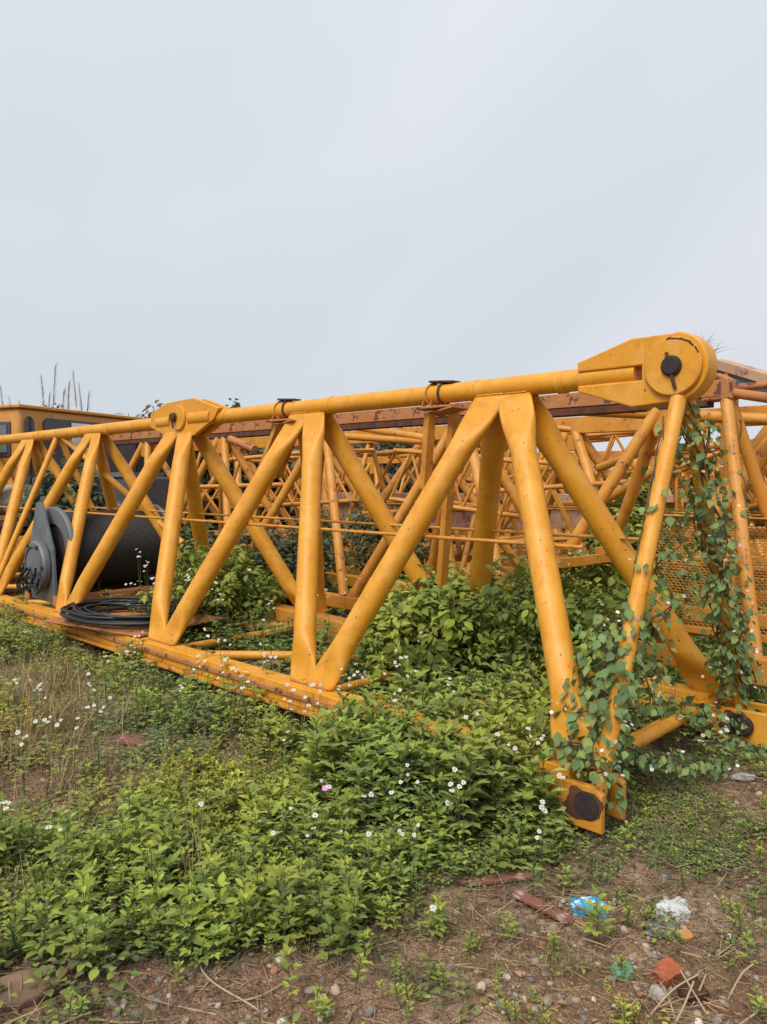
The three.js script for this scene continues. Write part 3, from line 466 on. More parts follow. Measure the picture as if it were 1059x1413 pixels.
// an upright weed: opposite pairs of three-part leaves up a stem
function weed(seed, h, ll, pal, pairs = 5, tri = true, up = 0, wr = 0.44, droop = 1) {
  const r = rng(seed), L = new Leaves(), lean = V((r() - 0.5) * 0.3, 1, (r() - 0.5) * 0.3), top = lean.clone().multiplyScalar(h);
  const stems = 1 + Math.floor(r() * 2.2);
  for (let s = 0; s < stems; s++) {
    const b0 = V((r() - 0.5) * 0.04, 0, (r() - 0.5) * 0.04), hh = h * (s ? 0.6 + 0.3 * r() : 1), dir = V((r() - 0.5) * 0.55 * (s ? 1.6 : 0.6), 1, (r() - 0.5) * 0.55 * (s ? 1.6 : 0.6));
    const at2 = (t) => b0.clone().addScaledVector(dir, hh * t); L.stick(b0, at2(1), 0.0026, STEM);
    let a = r() * 6.28;
    for (let k = 0; k < pairs; k++) {
      const t = 0.3 + 0.7 * (k / (pairs - 1)); a += 1.35 + 0.4 * r();
      for (const q of [0, Math.PI]) {
        const th = a + q + (r() - 0.5) * 0.5, el = 0.2 + 0.75 * t * r() + up, d = V(Math.cos(th) * Math.cos(el), Math.sin(el), Math.sin(th) * Math.cos(el)), sz = ll * (1.1 - 0.45 * t * (k === pairs - 1 ? 1 : 0.5)) * (0.75 + 0.5 * r()), base = at2(t), col = vary(r, pal[Math.floor(r() * pal.length)]);
        const pet = tri ? sz * 0.45 : sz * 0.15, b1 = base.clone().addScaledVector(d, pet); L.stick(base, b1, 0.0012, STEM);
        L.leaf(b1, d, V(0, 1, 0), sz, sz * wr, col, 0.3, (0.3 + 0.4 * r()) * droop);
        if (tri && r() < 0.8) for (const e of [-1, 1]) { const d2 = V(Math.cos(th + e * 1.0) * Math.cos(el), Math.sin(el) * 0.8, Math.sin(th + e * 1.0) * Math.cos(el)); L.leaf(b1, d2, V(0, 1, 0), sz * 0.7, sz * 0.31, vary(r, col, 0.1), 0.3, 0.4 * droop); }
      }
    }
    for (let k = 0; k < 4; k++) { const th = r() * 6.28, d = V(Math.cos(th) * 0.5, 1, Math.sin(th) * 0.5); L.leaf(at2(1), d, V(-Math.cos(th), 0.3, -Math.sin(th)), ll * 0.5, ll * 0.2, vary(r, pal[0]), 0.3, 0.2); }
  }
  return L.geo();
}
// creeping ground cover: leaves at all sides low over the soil
function creeper(seed, R, h, n, ll, pal, shape = OV, wr = 0.55) {
  const r = rng(seed), L = new Leaves();
  for (let k = 0; k < n; k++) { const a = r() * 6.28, q = Math.sqrt(r()) * R, y = h * (0.25 + 0.75 * r()) * (1 - 0.4 * q / R), th = r() * 6.28, el = -0.1 + 0.7 * r(), sz = ll * (0.6 + 0.7 * r()), b = V(Math.cos(a) * q, y, Math.sin(a) * q); if (k % 3 === 0) L.stick(V(b.x * 0.6, -0.02, b.z * 0.6), b, 0.0014, STEM); L.leaf(b, V(Math.cos(th) * Math.cos(el), Math.sin(el), Math.sin(th) * Math.cos(el)), V(0, 1, 0), sz, sz * wr, vary(r, pal[Math.floor(r() * pal.length)]), 0.25, 0.3 + 0.5 * r(), shape); }
  return L.geo();
}
function tuft(seed, n, h, wid, pal, spread = 0.5, R = 0.05) { const r = rng(seed), L = new Leaves(); for (let k = 0; k < n; k++) { const a = r() * 6.28, e = spread * r(); L.blade(V((r() - 0.5) * R * 2, -0.01, (r() - 0.5) * R * 2), V(Math.cos(a) * e, 1, Math.sin(a) * e), h * (0.45 + 0.6 * r()), wid, vary(r, pal[Math.floor(r() * pal.length)]), 0.3 + 0.9 * r()); } return L.geo(); }
function straw(seed, n, R, pal) { const r = rng(seed), L = new Leaves(); for (let k = 0; k < n; k++) { const a = r() * 6.28, x = (r() - 0.5) * R * 2, z = (r() - 0.5) * R * 2, l = 0.03 + 0.11 * r() * r(), y = 0.004 + 0.02 * r(), b = V(x, y, z), e = V(x + Math.cos(a) * l, y + 0.012 * (r() - 0.3), z + Math.sin(a) * l); L.stick(b, e, 0.0009 + 0.001 * r(), vary(r, pal[Math.floor(r() * pal.length)])); } return L.geo(); }

const poly = (pts) => pts.map(([x, y]) => { const g = G(x, y); return [g.x, g.z]; });
function inside(P, x, z) { let c = false; for (let i = 0, j = P.length - 1; i < P.length; j = i++) if ((P[i][1] > z) !== (P[j][1] > z) && x < (P[j][0] - P[i][0]) * (z - P[i][1]) / (P[j][1] - P[i][1]) + P[i][0]) c = !c; return c; }
function bounds(P) { const xs = P.map((p) => p[0]), zs = P.map((p) => p[1]); return [Math.min(...xs), Math.max(...xs), Math.min(...zs), Math.max(...zs)]; }
// scatter copies of some geometries as one mass
function mass(name, label, category, geos, mat, P, n, seed, o = {}) {
  const g = new THREE.Group(); g.name = numbered(name); scene.add(g); tag(g, label, category, null, 'stuff');
  const r = rng(seed), [x0, x1, z0, z1] = bounds(P), lists = geos.map(() => []); let tries = 0, m = 0;
  while (m < n && tries++ < n * 40) {
    let x = lerp(x0, x1, r()), z = lerp(z0, z1, r());
    const wob = 0.22; if (!inside(P, x + (fbm(x * 3, z * 3, seed, 2) - 0.5) * wob * 2, z + (fbm(x * 3 + 50, z * 3, seed, 2) - 0.5) * wob * 2)) continue;
    if (o.clump && fbm(x * o.clump, z * o.clump, seed + 3, 2) < (o.cut || 0.45) + 0.12 * (r() - 0.5)) continue;
    if (o.keep && r() > o.keep(x, z)) continue;
    let sc = (o.s0 || 0.7) + ((o.s1 || 1.3) - (o.s0 || 0.7)) * r(); if (o.swell) sc *= 0.5 + 0.62 * sstep(0.3, 0.7, fbm(x * o.swell, z * o.swell, seed + 8, 2));
    lists[Math.floor(r() * geos.length)].push([x, gh(x, z) + (o.dy || 0), z, r() * 6.28, sc, (o.tilt || 0.25) * (r() - 0.5), (o.tilt || 0.25) * (r() - 0.5), 0.72 + 0.5 * r(), fbm(x * 1.3, z * 1.3, 91, 2)]); m++;
  }
  const q = new THREE.Object3D(), c = new THREE.Color();
  geos.forEach((geo, k) => { const L = lists[k]; if (!L.length) return; const im = new THREE.InstancedMesh(geo, mat, L.length); im.name = o.part || 'foliage'; im.castShadow = im.receiveShadow = true; L.forEach((e, i) => { q.position.set(e[0], e[1], e[2]); q.rotation.set(e[5], e[3], e[6]); q.scale.setScalar(e[4]); q.updateMatrix(); im.setMatrixAt(i, q.matrix); const w = (e[8] - 0.5) * (o.hue ?? 0.7); c.setRGB(e[7] * (1 + w), e[7] * (1 + w * 0.3), e[7] * (1 - w * 0.4)); im.setColorAt(i, c); }); g.add(im); });
  return g;
}
// regions on the ground
const allCover = poly([[-260, 1480], [120, 1390], [300, 1345], [440, 1350], [520, 1300], [600, 1235], [740, 1190], [800, 1150], [880, 1110], [960, 1050], [1120, 1000], [1500, 960], [1200, 790], [600, 770], [-200, 770], [-900, 900]]);
const bright = poly([[-200, 1400], [90, 1340], [330, 1335], [500, 1290], [590, 1220], [730, 1190], [800, 1150], [860, 1090], [830, 1010], [700, 985], [560, 985], [430, 1030], [330, 1040], [220, 1080], [130, 1130], [-200, 1170]]);
const tallBright = poly([[440, 1110], [560, 1165], [700, 1165], [790, 1140], [850, 1090], [845, 1050], [720, 1025], [560, 1010], [450, 1040]]);
const leftMix = poly([[-300, 1100], [60, 1330], [170, 1180], [330, 1060], [520, 1000], [420, 960], [250, 905], [90, 860], [-300, 850]]);
const farFloor = poly([[-200, 865], [90, 862], [430, 960], [800, 1075], [980, 1040], [1200, 980], [1160, 800], [-300, 790]]);
const bare = poly([[-100, 1480], [100, 1380], [430, 1340], [560, 1235], [800, 1150], [960, 1050], [1200, 1000], [1500, 1200], [1200, 1600], [-300, 1600]]);

const MARKS = [[812, 1248, 'blue wrapper'], [931, 1252, 'white plastic bag'], [921, 1337, 'brick piece'], [590, 1205, 'long reddish lath'], [750, 1253, 'short askew lath'], [1000, 1044, 'grey plank by the far lug'], [830, 1110, 'near rail lug'], [28, 1372, 'flat slab'], [300, 1345, 'curved twigs'], [965, 1117, 'orange brown splinter'], [480, 1360, 'edge of the green weed carpet']];
const by = (x, y) => MARKS.reduce((a, m) => (Math.hypot(m[0] - x, m[1] - y) < Math.hypot(a[0] - x, a[1] - y) ? m : a))[2];
const geoWeed = [1, 2, 3, 4].map((s) => weed(s, 0.26, 0.066, [GREEN, GREEN, GREEN2], 6, true, 0.12, 0.42, 0.7));
const geoLow = [11, 12, 13, 14].map((s) => weed(s, 0.12, 0.037, [GREEN, GREEN, GREEN2, GREEN, GREEN, GREEN2, GREEN, GREEN, GREEN2, GREEN, GREEN2, GREEN, GREEN, OLIVE, [0.30, 0.2, 0.04]], 7, false, 0.2, 0.42, 0.5));
const geoCreep = [21, 22, 23].map((s) => creeper(s, 0.13, 0.09, 46, 0.03, [GREEN2, GREEN, OLIVE, GREEN2, OLIVE, [0.2, 0.12, 0.04]], ROUND, 0.7));
const geoDark = [31, 32, 33].map((s) => weed(s, 0.3, 0.062, [GREEN, GREEN, GREEN2], 6));
const geoClover = [91, 92, 93].map((s) => creeper(s, 0.1, 0.07, 60, 0.017, [GREEN, GREEN2, OLIVE, GREEN], ROUND, 0.85));
const geoStalk = [95, 96, 97].map((s) => { const r = rng(s), L = new Leaves(); for (let k = 0; k < 4; k++) { const d = V((r() - 0.5) * 0.5, 1, (r() - 0.5) * 0.5), h = 0.25 + 0.25 * r(), b = V((r() - 0.5) * 0.08, 0, (r() - 0.5) * 0.08), e = b.clone().addScaledVector(d, h); L.stick(b, e, 0.0013, vary(r, TAN)); for (let i = 0; i < 5; i++) { const a = r() * 6.28; L.stick(e, e.clone().add(V(Math.cos(a) * 0.014, 0.012 * r(), Math.sin(a) * 0.014)), 0.0012, BROWN); } } return L.geo(); });
const geoGrass = [41, 42, 43].map((s) => tuft(s, 16, 0.24, 0.005, [GREEN2, OLIVE, TAN], 0.7));
const geoDry = [51, 52].map((s) => tuft(s, 14, 0.34, 0.0032, [TAN, TAN, OLIVE, BROWN], 0.75, 0.07));
const geoStraw = [61, 62, 63].map((s) => straw(s, 34, 0.14, [TAN, TAN, BROWN, [0.2, 0.13, 0.08]]));
const geoDead = [71, 72].map((s) => creeper(s, 0.12, 0.02, 9, 0.04, [[0.2, 0.11, 0.05], [0.26, 0.16, 0.07], [0.3, 0.2, 0.05], [0.16, 0.09, 0.05], [0.22, 0.14, 0.08]], OV, 0.6));

mass('ground_creepers', 'low round leaved ground cover spread over the dirt', 'ground cover', geoCreep, M.leaf, allCover, 3400, 301, { s0: 0.6, s1: 1.3, clump: 1.6, cut: 0.3 });
mass('low_weeds', 'bright green carpet of small leaved weeds before the jib', 'weeds', geoLow, M.leaf, bright, 5000, 302, { s0: 0.5, s1: 1.15, clump: 2.4, cut: 0.43, swell: 1.7, hue: 0.5 });
mass('leafy_weeds', 'dense knee high bright green leafy weeds along the rail', 'weeds', geoWeed, M.leaf, tallBright, 620, 303, { s0: 0.6, s1: 1.5, hue: 0.5, clump: 2.0, cut: 0.38 });
mass('leafy_weeds', 'scattered leafy weeds among the low carpet', 'weeds', geoWeed, M.leaf, bright, 520, 304, { s0: 0.4, s1: 0.95, clump: 1.5, cut: 0.45, hue: 0.5 });
mass('clover_patches', 'fine leaved pale green clover between the taller weeds', 'clover', geoClover, M.leaf, bright, 1500, 314, { s0: 0.6, s1: 1.3, clump: 1.9, cut: 0.4, hue: 0.8 });
mass('rail_weeds', 'mixed weeds growing up against the near rail', 'weeds', [...geoWeed, ...geoDark, ...geoGrass], M.leaf, [J(-0.6, 0, -0.98), J(10, 0, -0.98), J(10, 0, -1.45), J(-0.6, 0, -1.45)].map((p) => [p.x, p.z]), 420, 317, { s0: 0.4, s1: 0.9, hue: 0.8, clump: 1.3, cut: 0.36 });
mass('seed_stalks', 'thin upright dry seed stalks standing over the weeds', 'seed stalks', geoStalk, M.dry, allCover, 520, 315, { s0: 0.5, s1: 1.2, clump: 1.0, cut: 0.4, part: 'stalks' });
mass('slope_weeds', 'short grass and creepers on the slope below the mesh walkway', 'weeds', [...geoClover, ...geoGrass, ...geoCreep], M.leaf, poly([[850, 1150], [900, 1215], [1010, 1180], [1200, 1120], [1200, 985], [960, 1040], [880, 1080]]), 620, 316, { s0: 0.3, s1: 0.8, clump: 2.2, cut: 0.4, hue: 0.8 });
mass('mixed_weeds', 'mixed olive and green weeds left of the bright patch', 'weeds', [...geoLow, ...geoDark], M.leaf, leftMix, 1500, 305, { s0: 0.45, s1: 1.05, hue: 1.0, clump: 1.6, cut: 0.38, swell: 1.2 });
mass('dry_grass', 'tufts of dry tan grass along the left rail', 'dry grass', geoDry, M.dry, leftMix, 760, 306, { s0: 0.5, s1: 1.25, clump: 1.1, cut: 0.38, hue: 0.4, part: 'blades' });
mass('dry_grass', 'taller straw coloured grass clumps by the rail before the winch', 'dry grass', geoDry, M.dry, poly([[20, 880], [110, 880], [230, 930], [240, 1000], [120, 1010], [10, 1000]]), 260, 318, { s0: 0.7, s1: 1.3, clump: 1.3, cut: 0.38, hue: 0.4, part: 'blades' });
mass('green_grass', 'thin green grass between the weeds', 'grass', geoGrass, M.leaf, allCover, 1100, 307, { s0: 0.4, s1: 0.95, clump: 1.2, cut: 0.45, part: 'blades' });
mass('undergrowth', 'dark undergrowth beneath the jib and its neighbours', 'undergrowth', geoDark, M.leaf, farFloor, 2300, 308, { s0: 0.6, s1: 1.4, clump: 0.8, cut: 0.4, hue: 0.6 });
mass('straw_litter', 'dry straw and twig litter strewn on the dirt', 'straw', geoStraw, M.dry, poly([[-500, 1600], [1700, 1600], [1700, 900], [-500, 880]]), 3600, 309, { s0: 0.6, s1: 1.5, tilt: 0.05, part: 'stalks', hue: 0.4 });
mass('dead_leaves', 'brown and yellow fallen leaves on the dirt', 'dead leaves', geoDead, M.dry, poly([[-400, 1600], [1600, 1600], [1600, 950], [-400, 950]]), 420, 310, { s0: 0.35, s1: 0.8, hue: 0.4 });
mass('sparse_weeds', 'sparse tiny weeds on the bare dirt', 'weeds', [...geoLow, ...geoCreep], M.leaf, bare, 260, 311, { s0: 0.35, s1: 0.75, clump: 1.8, cut: 0.5, hue: 0.8 });
mass('sparse_grass', 'sparse short grass on the bare dirt', 'grass', [...geoGrass, ...geoDry], M.leaf, bare, 420, 312, { s0: 0.25, s1: 0.5, clump: 1.5, cut: 0.45, part: 'blades' });
{ // pebbles
  const gs = [1, 2, 3].map((s) => { const g = new THREE.IcosahedronGeometry(1, 1), p = g.attributes.position; for (let i = 0; i < p.count; i++) { const v = V(p.getX(i), p.getY(i), p.getZ(i)), k = 0.75 + 0.5 * fbm(v.x * 1.7 + s * 9 + v.z, v.y * 1.7 + v.z * 1.3, s * 7, 2); p.setXYZ(i, v.x * k, v.y * k * 0.62, v.z * k * 0.85); } g.computeVertexNormals(); const c = []; for (let i = 0; i < p.count; i++) c.push(1, 1, 1); g.setAttribute('color', new THREE.Float32BufferAttribute(c, 3)); return g; });
  const grp = new THREE.Group(); grp.name = 'pebbles'; scene.add(grp); tag(grp, 'small beige and grey pebbles scattered over the dirt', 'pebbles', null, 'stuff');
  const r = rng(401), q = new THREE.Object3D(), c = new THREE.Color(), P = poly([[-300, 1600], [1600, 1600], [1600, 980], [-300, 1000]]), b = bounds(P);
  gs.forEach((g) => { const n = 3000, im = new THREE.InstancedMesh(g, M.dry, n); im.name = 'stones'; im.castShadow = im.receiveShadow = true; for (let i = 0; i < n; i++) { let x, z, k = 0; do { x = lerp(b[0], b[1], r()); z = lerp(b[2], b[3], Math.pow(r(), 0.7)); } while (k++ < 20 && (!inside(P, x, z) || fbm(x * 1.7, z * 1.7, 77, 3) < 0.4 + 0.2 * r())); const s = 0.003 + 0.016 * Math.pow(r(), 4); q.position.set(x, gh(x, z) + s * 0.25, z); q.rotation.set(r() * 0.6, r() * 6.28, r() * 0.6); q.scale.setScalar(s); q.updateMatrix(); im.setMatrixAt(i, q.matrix); const t = r(), w = 0.6 + 0.6 * r(); if (t < 0.5) c.setRGB(0.36 * w, 0.28 * w, 0.2 * w); else if (t < 0.8) c.setRGB(0.24 * w, 0.2 * w, 0.17 * w); else if (t < 0.93) c.setRGB(0.26 * w, 0.12 * w, 0.07 * w); else c.setRGB(0.55, 0.5, 0.44); im.setColorAt(i, c); } grp.add(im); });
  // larger stones one by one
  M.stone = std({ map: rep(colorTex(128, (u, v) => mix3([0.17, 0.13, 0.10], [0.40, 0.33, 0.26], fbm(u * 8, v * 8, 83, 4, 8))), 3), roughness: 0.95, bumpMap: bumpFine, bumpScale: 0.004 });
  M.stones = {}; for (const [k, c] of Object.entries({ pale: [1.25, 1.22, 1.2], 'grey white': [1.3, 1.35, 1.4], grey: [0.8, 0.9, 1], beige: [1, 1, 1], tan: [0.9, 0.72, 0.55], pinkish: [1.1, 0.8, 0.75], cream: [1.3, 1.2, 1], white: [1.7, 1.8, 1.9], brown: [0.6, 0.45, 0.4], 'dark grey': [0.42, 0.48, 0.52], orange: [1.2, 0.6, 0.35] })) { M.stones[k] = M.stone.clone(); M.stones[k].color.setRGB(...c.map((v) => v * 0.75)); }
  const list = [[430, 1362, 0.035, 'pale'], [366, 1392, 0.03, 'grey white'], [688, 1338, 0.02, 'grey'], [620, 1198, 0.02, 'beige'], [1022, 1232, 0.02, 'beige'], [1030, 1332, 0.035, 'tan'], [762, 1278, 0.03, 'pinkish'], [550, 1318, 0.018, 'cream'], [745, 1388, 0.022, 'beige'], [170, 1385, 0.018, 'white'], [585, 1345, 0.018, 'brown'], [968, 1160, 0.024, 'grey'], [918, 1208, 0.04, 'dark grey'], [690, 1375, 0.016, 'orange'], [985, 1185, 0.02, 'beige'], [300, 1300, 0.02, 'cream'], [512, 1395, 0.03, 'grey']];
  list.forEach(([x, y, s, c2], i) => { const p = G(x, y), m = mesh('stone', gs[i % 3].clone(), M.stones[c2] || M.stone); const uv = []; const ps = m.geometry.attributes.position; for (let k = 0; k < ps.count; k++) uv.push(ps.getX(k) * 0.05, ps.getY(k) * 0.05 + ps.getZ(k) * 0.04); m.geometry.setAttribute('uv', new THREE.Float32BufferAttribute(uv, 2)); m.position.set(p.x, gh(p.x, p.z) + s * 0.25, p.z); s *= 0.62; m.scale.set(s * (1 + 0.3 * r()), s * 0.8, s); m.rotation.y = r() * 6; tag(m, `${c2} stone half sunk in the dirt by the ${by(x, y)}`, 'stone', 'stones on the dirt'); });
}
// big flat slab
{ const p = G(28, 1372); const pts = []; for (let a = 0; a < 12; a++) pts.push([Math.cos(a * 0.5236) * (0.12 + 0.02 * Math.sin(a * 3)), Math.sin(a * 0.5236) * 0.075]); const m = mesh('flat_stone', plateGeo(pts, 0.03, 0.008).rotateX(-Math.PI / 2 + 0.1), M.stone); m.position.set(p.x, gh(p.x, p.z) + 0.012, p.z); m.rotation.y = 0.4; m.material = M.stone.clone(); m.material.color.setRGB(0.62, 0.48, 0.38); tag(m, 'flat brown slab of stone lying beside the weeds', 'stone'); }

// ---------------------------------------------------------------- shrubs growing through and behind the jibs
const geoShrub = [81, 82, 83].map((s) => { const r = rng(s), L = new Leaves(); for (let k = 0; k < 16; k++) { const th = r() * 6.28, y = 0.22 * r(), el = -0.35 + 0.8 * r(), b = V(0.03 * (r() - 0.5), y, 0.03 * (r() - 0.5)), d = V(Math.cos(th) * Math.cos(el), Math.sin(el), Math.sin(th) * Math.cos(el)), sz = 0.06 * (0.7 + 0.6 * r()); const b1 = b.clone().addScaledVector(d, 0.03); L.leaf(b1, d, V(0, 1, 0), sz, sz * 0.5, vary(r, [1, 1, 1], 0.3), 0.25, 0.5); } L.stick(V(0, -0.04, 0), V(0, 0.22, 0), 0.003, [0.6, 0.6, 0.6]); return L.geo(); });
function bush(name, label, category, p, rx, ry, rz, n, tint, seed, group, sc = 1, twig = BROWN) {
  const y0 = gh(p.x, p.z), o = thing(name, label, category, [p.x, y0, p.z], 0, group), r = rng(seed), T = new Leaves(), pts = [];
  for (let k = 0; k < 16; k++) { const a = r() * 6.28, q = 0.35 + 0.6 * r(), e = V(Math.cos(a) * rx * q, ry * (0.7 + 1.0 * r()), Math.sin(a) * rz * q * 0.9), m = e.clone().multiplyScalar(0.5).add(V((r() - 0.5) * 0.15 * rx, ry * 0.12, (r() - 0.5) * 0.15 * rz)); const b = V((r() - 0.5) * rx * 0.5, 0, (r() - 0.5) * rz * 0.5); T.stick(b, m, 0.008 * Math.max(0.6, ry), twig); T.stick(m, e, 0.005 * Math.max(0.6, ry), twig); for (let i = 0; i < 4; i++) pts.push(b.clone().lerp(m, r()).lerp(e, 0.5 + 0.5 * r())); }
  mesh('stems', T.geo(), M.dry, o);
  const q = new THREE.Object3D(), c = new THREE.Color();
  geoShrub.forEach((g) => { const im = new THREE.InstancedMesh(g, M.leaf, Math.floor(n / 3)); im.name = 'foliage'; im.userData.kind = 'stuff'; im.castShadow = im.receiveShadow = true; for (let i = 0; i < im.count; i++) { let x, y, z; do { x = r() * 2 - 1; y = r() * 2 - 1; z = r() * 2 - 1; } while (x * x + y * y + z * z > 1 || fbm(x * 1.9 + seed, y * 1.9 + z * 1.5, seed, 2) < 0.46); const bu = 1 + 0.35 * (fbm(Math.atan2(z, x) * 1.2 + 9, y * 2, seed + 5, 2) - 0.5); q.position.set(x * rx * bu, Math.max(0.02, ry + y * ry * bu), z * rz * bu); q.rotation.set((r() - 0.5) * 1.6, r() * 6.28, (r() - 0.5) * 1.6); q.scale.setScalar(sc * (0.7 + 0.7 * r())); q.updateMatrix(); im.setMatrixAt(i, q.matrix); const k = 0.65 + 0.7 * r(), t = tint[Math.floor(r() * tint.length)]; c.setRGB(t[0] * k, t[1] * k, t[2] * k); im.setColorAt(i, c); } o.add(im); });
  return o;
}
const DG = [GREEN, GREEN, GREEN2], MG = [[0.09, 0.13, 0.045], [0.12, 0.155, 0.055], [0.16, 0.14, 0.06]], BR = [[0.13, 0.10, 0.055], [0.16, 0.12, 0.07], [0.09, 0.10, 0.045], [0.10, 0.12, 0.05]];
const inJib = 'dark green shrubs growing up through the front jib';
bush('shrub', 'dark leafy shrub filling the jib between the crossing tubes and the big post', 'shrub', G(735, 960), 0.62, 0.43, 0.5, 330, DG, 501, inJib);
bush('shrub', 'dark leafy shrub under the crossing tubes by the guard rod', 'shrub', G(625, 945), 0.55, 0.36, 0.5, 260, DG, 502, inJib);
bush('shrub', 'dark leafy shrub behind the vine covered end post', 'shrub', G(850, 935), 0.5, 0.45, 0.45, 250, DG, 503, inJib);
bush('shrub', 'small dark shrub beside the flattened tube foot', 'shrub', G(560, 960), 0.35, 0.26, 0.3, 240, DG, 504, inJib);
bush('shrub', 'dark weedy shrub behind the coiled cable', 'shrub', G(300, 885), 0.6, 0.42, 0.5, 460, DG, 505, inJib);
bush('shrub', 'dark weedy shrub above the short box beam', 'shrub', G(372, 860), 0.7, 0.45, 0.5, 460, MG, 506, inJib);
bush('shrub', 'olive weedy shrub past the rope drum', 'shrub', G(265, 850), 0.5, 0.5, 0.4, 300, MG, 507, inJib);
bush('shrub', 'loose olive shrub between the second and third jib', 'shrub', G(490, 835), 0.9, 0.55, 0.6, 420, MG, 508, inJib);
bush('shrub', 'green climber heap on the deep box chord behind the vines', 'shrub', at(890, 700, 7.6), 0.55, 0.8, 0.4, 420, DG, 509, null, 1);
// thicket at the back of the yard
const th = 'thicket bushes behind the jibs';
[[360, 17, 2.2, 1.25, BR], [470, 18, 2.4, 1.35, BR], [585, 20, 2.6, 1.25, MG], [700, 22, 2.6, 1.05, MG], [250, 16, 1.8, 1.3, MG], [150, 17, 2.0, 1.25, MG], [820, 23, 2.6, 0.9, BR], [940, 22, 2.4, 0.85, MG], [1060, 20, 2.2, 0.8, MG], [-30, 19, 2.6, 1.5, MG]].forEach(([x, z, rx, ry, t], i) => { const p = at(x, 660, z); bush('thicket_bush', t === BR ? 'brownish half dry bush in the thicket behind the jibs' : 'olive green bush in the thicket behind the jibs', 'bush', V(p.x, 0, p.z), rx, ry, rx * 0.7, 900, t, 520 + i, th, 2.3); });
bush('shrub', 'green climber over the frame beside the machine house', 'shrub', at(85, 700, 9.9), 0.6, 0.85, 0.4, 420, [[0.14, 0.19, 0.09], [0.19, 0.23, 0.13], [0.10, 0.15, 0.06]], 540, null, 1.2);
bush('shrub', 'small rusty brown bush showing over the machine house roof', 'shrub', at(75, 640, 16), 0.45, 1.52, 0.4, 500, [[0.17, 0.13, 0.06], [0.14, 0.13, 0.05]], 541, null, 1.3);
bush('shrub', 'small bush top peeping over the chord past the joint plate', 'shrub', at(305, 650, 17), 0.6, 1.5, 0.5, 400, MG, 542, null, 1.6);
// ---------------------------------------------------------------- reeds behind the machine house
[[58, 522, 16], [76, 507, 17], [102, 515, 17], [88, 540, 16.5], [110, 532, 17.5], [2, 536, 18], [122, 545, 17], [68, 548, 16.5], [95, 530, 17], [14, 552, 18], [28, 556, 18.5]].forEach(([x, y, z], i) => {
  const top = at(x, y, z), r = rng(600 + i), o = thing('reed', 'tall dry reed with a feathery plume behind the machine house', 'reed', [top.x, 0, top.z], 0, 'reeds behind the machine house'), lean = (r() - 0.5) * 0.35, H = top.y, L = new Leaves(), K = new Leaves();
  const P = (t) => V(lean * (t * t - 1), H * t, 0.1 * (t - 1)); for (let k = 0; k < 8; k++) L.stick(P(k / 8), P((k + 1) / 8), 0.011 - 0.0008 * k, [0.3, 0.27, 0.22]);
  for (let k = 0; k < 4; k++) { const t = 0.35 + 0.13 * k, a = r() * 6.28; L.blade(P(t), V(Math.cos(a) * 0.5, 1, Math.sin(a) * 0.5), 0.7, 0.02, [0.15, 0.15, 0.08], 1); }
  for (let k = 0; k < 200; k++) { const t = 0.8 + 0.2 * r(), a = r() * 6.28, sp = 0.3 * (1.05 - t) / 0.2; K.blade(P(t), V(Math.cos(a) * 0.6 * sp + lean, 1, Math.sin(a) * 0.6 * sp), 0.12 + 0.12 * r(), 0.006, vary(r, [0.42, 0.38, 0.34]), 0.6); }
  mesh('stem', L.geo(), M.dry, o); mesh('plume', K.geo(), M.dry, o);
});
// ---------------------------------------------------------------- vines with heart shaped leaves
const heartGeo = [1, 2, 3, 4].map((s) => { const L = new Leaves(); L.leaf(V(0, 0, 0), V(0, -1, 0.12), V(0, 0, 1), 0.05, 0.044, [1, 1, 1], 0.1 + 0.08 * s, 0.14 * s - 0.25, [0.62, 0.95, 1, 0.93, 0.78, 0.58, 0.36, 0.14, 0]); L.leaf(V(0, 0, 0), V(0, 1, 0.05), V(0, 0, 1), 0.009, 0.029, [1, 1, 1], 0.2, 0, [1, 0.9, 0.5]); return L.geo(); });
const vineMats = [[0.165, 0.255, 0.085], [0.135, 0.215, 0.075], [0.205, 0.29, 0.095], [0.11, 0.175, 0.065], [0.26, 0.30, 0.085]].map((c) => new THREE.MeshPhysicalMaterial({ color: new THREE.Color(...c), vertexColors: true, roughness: 0.8, transmission: 0.3, thickness: 0, side: THREE.DoubleSide, specularIntensity: 0.6 }));
const pinkM = std({ color: new THREE.Color(0.62, 0.42, 0.47), roughness: 0.9, side: THREE.DoubleSide });
const vineStem = std({ color: new THREE.Color(0.10, 0.07, 0.035), roughness: 0.9 });
const blossom = (() => { const L = new Leaves(); for (let k = 0; k < 5; k++) { const a = k * 1.2566; L.leaf(V(0, 0, 0), V(Math.cos(a), 0.25, Math.sin(a)), V(0, 1, 0), 0.011, 0.010, [1, 1, 1], 0.1, 0.2, ROUND); } return L.geo(); })();
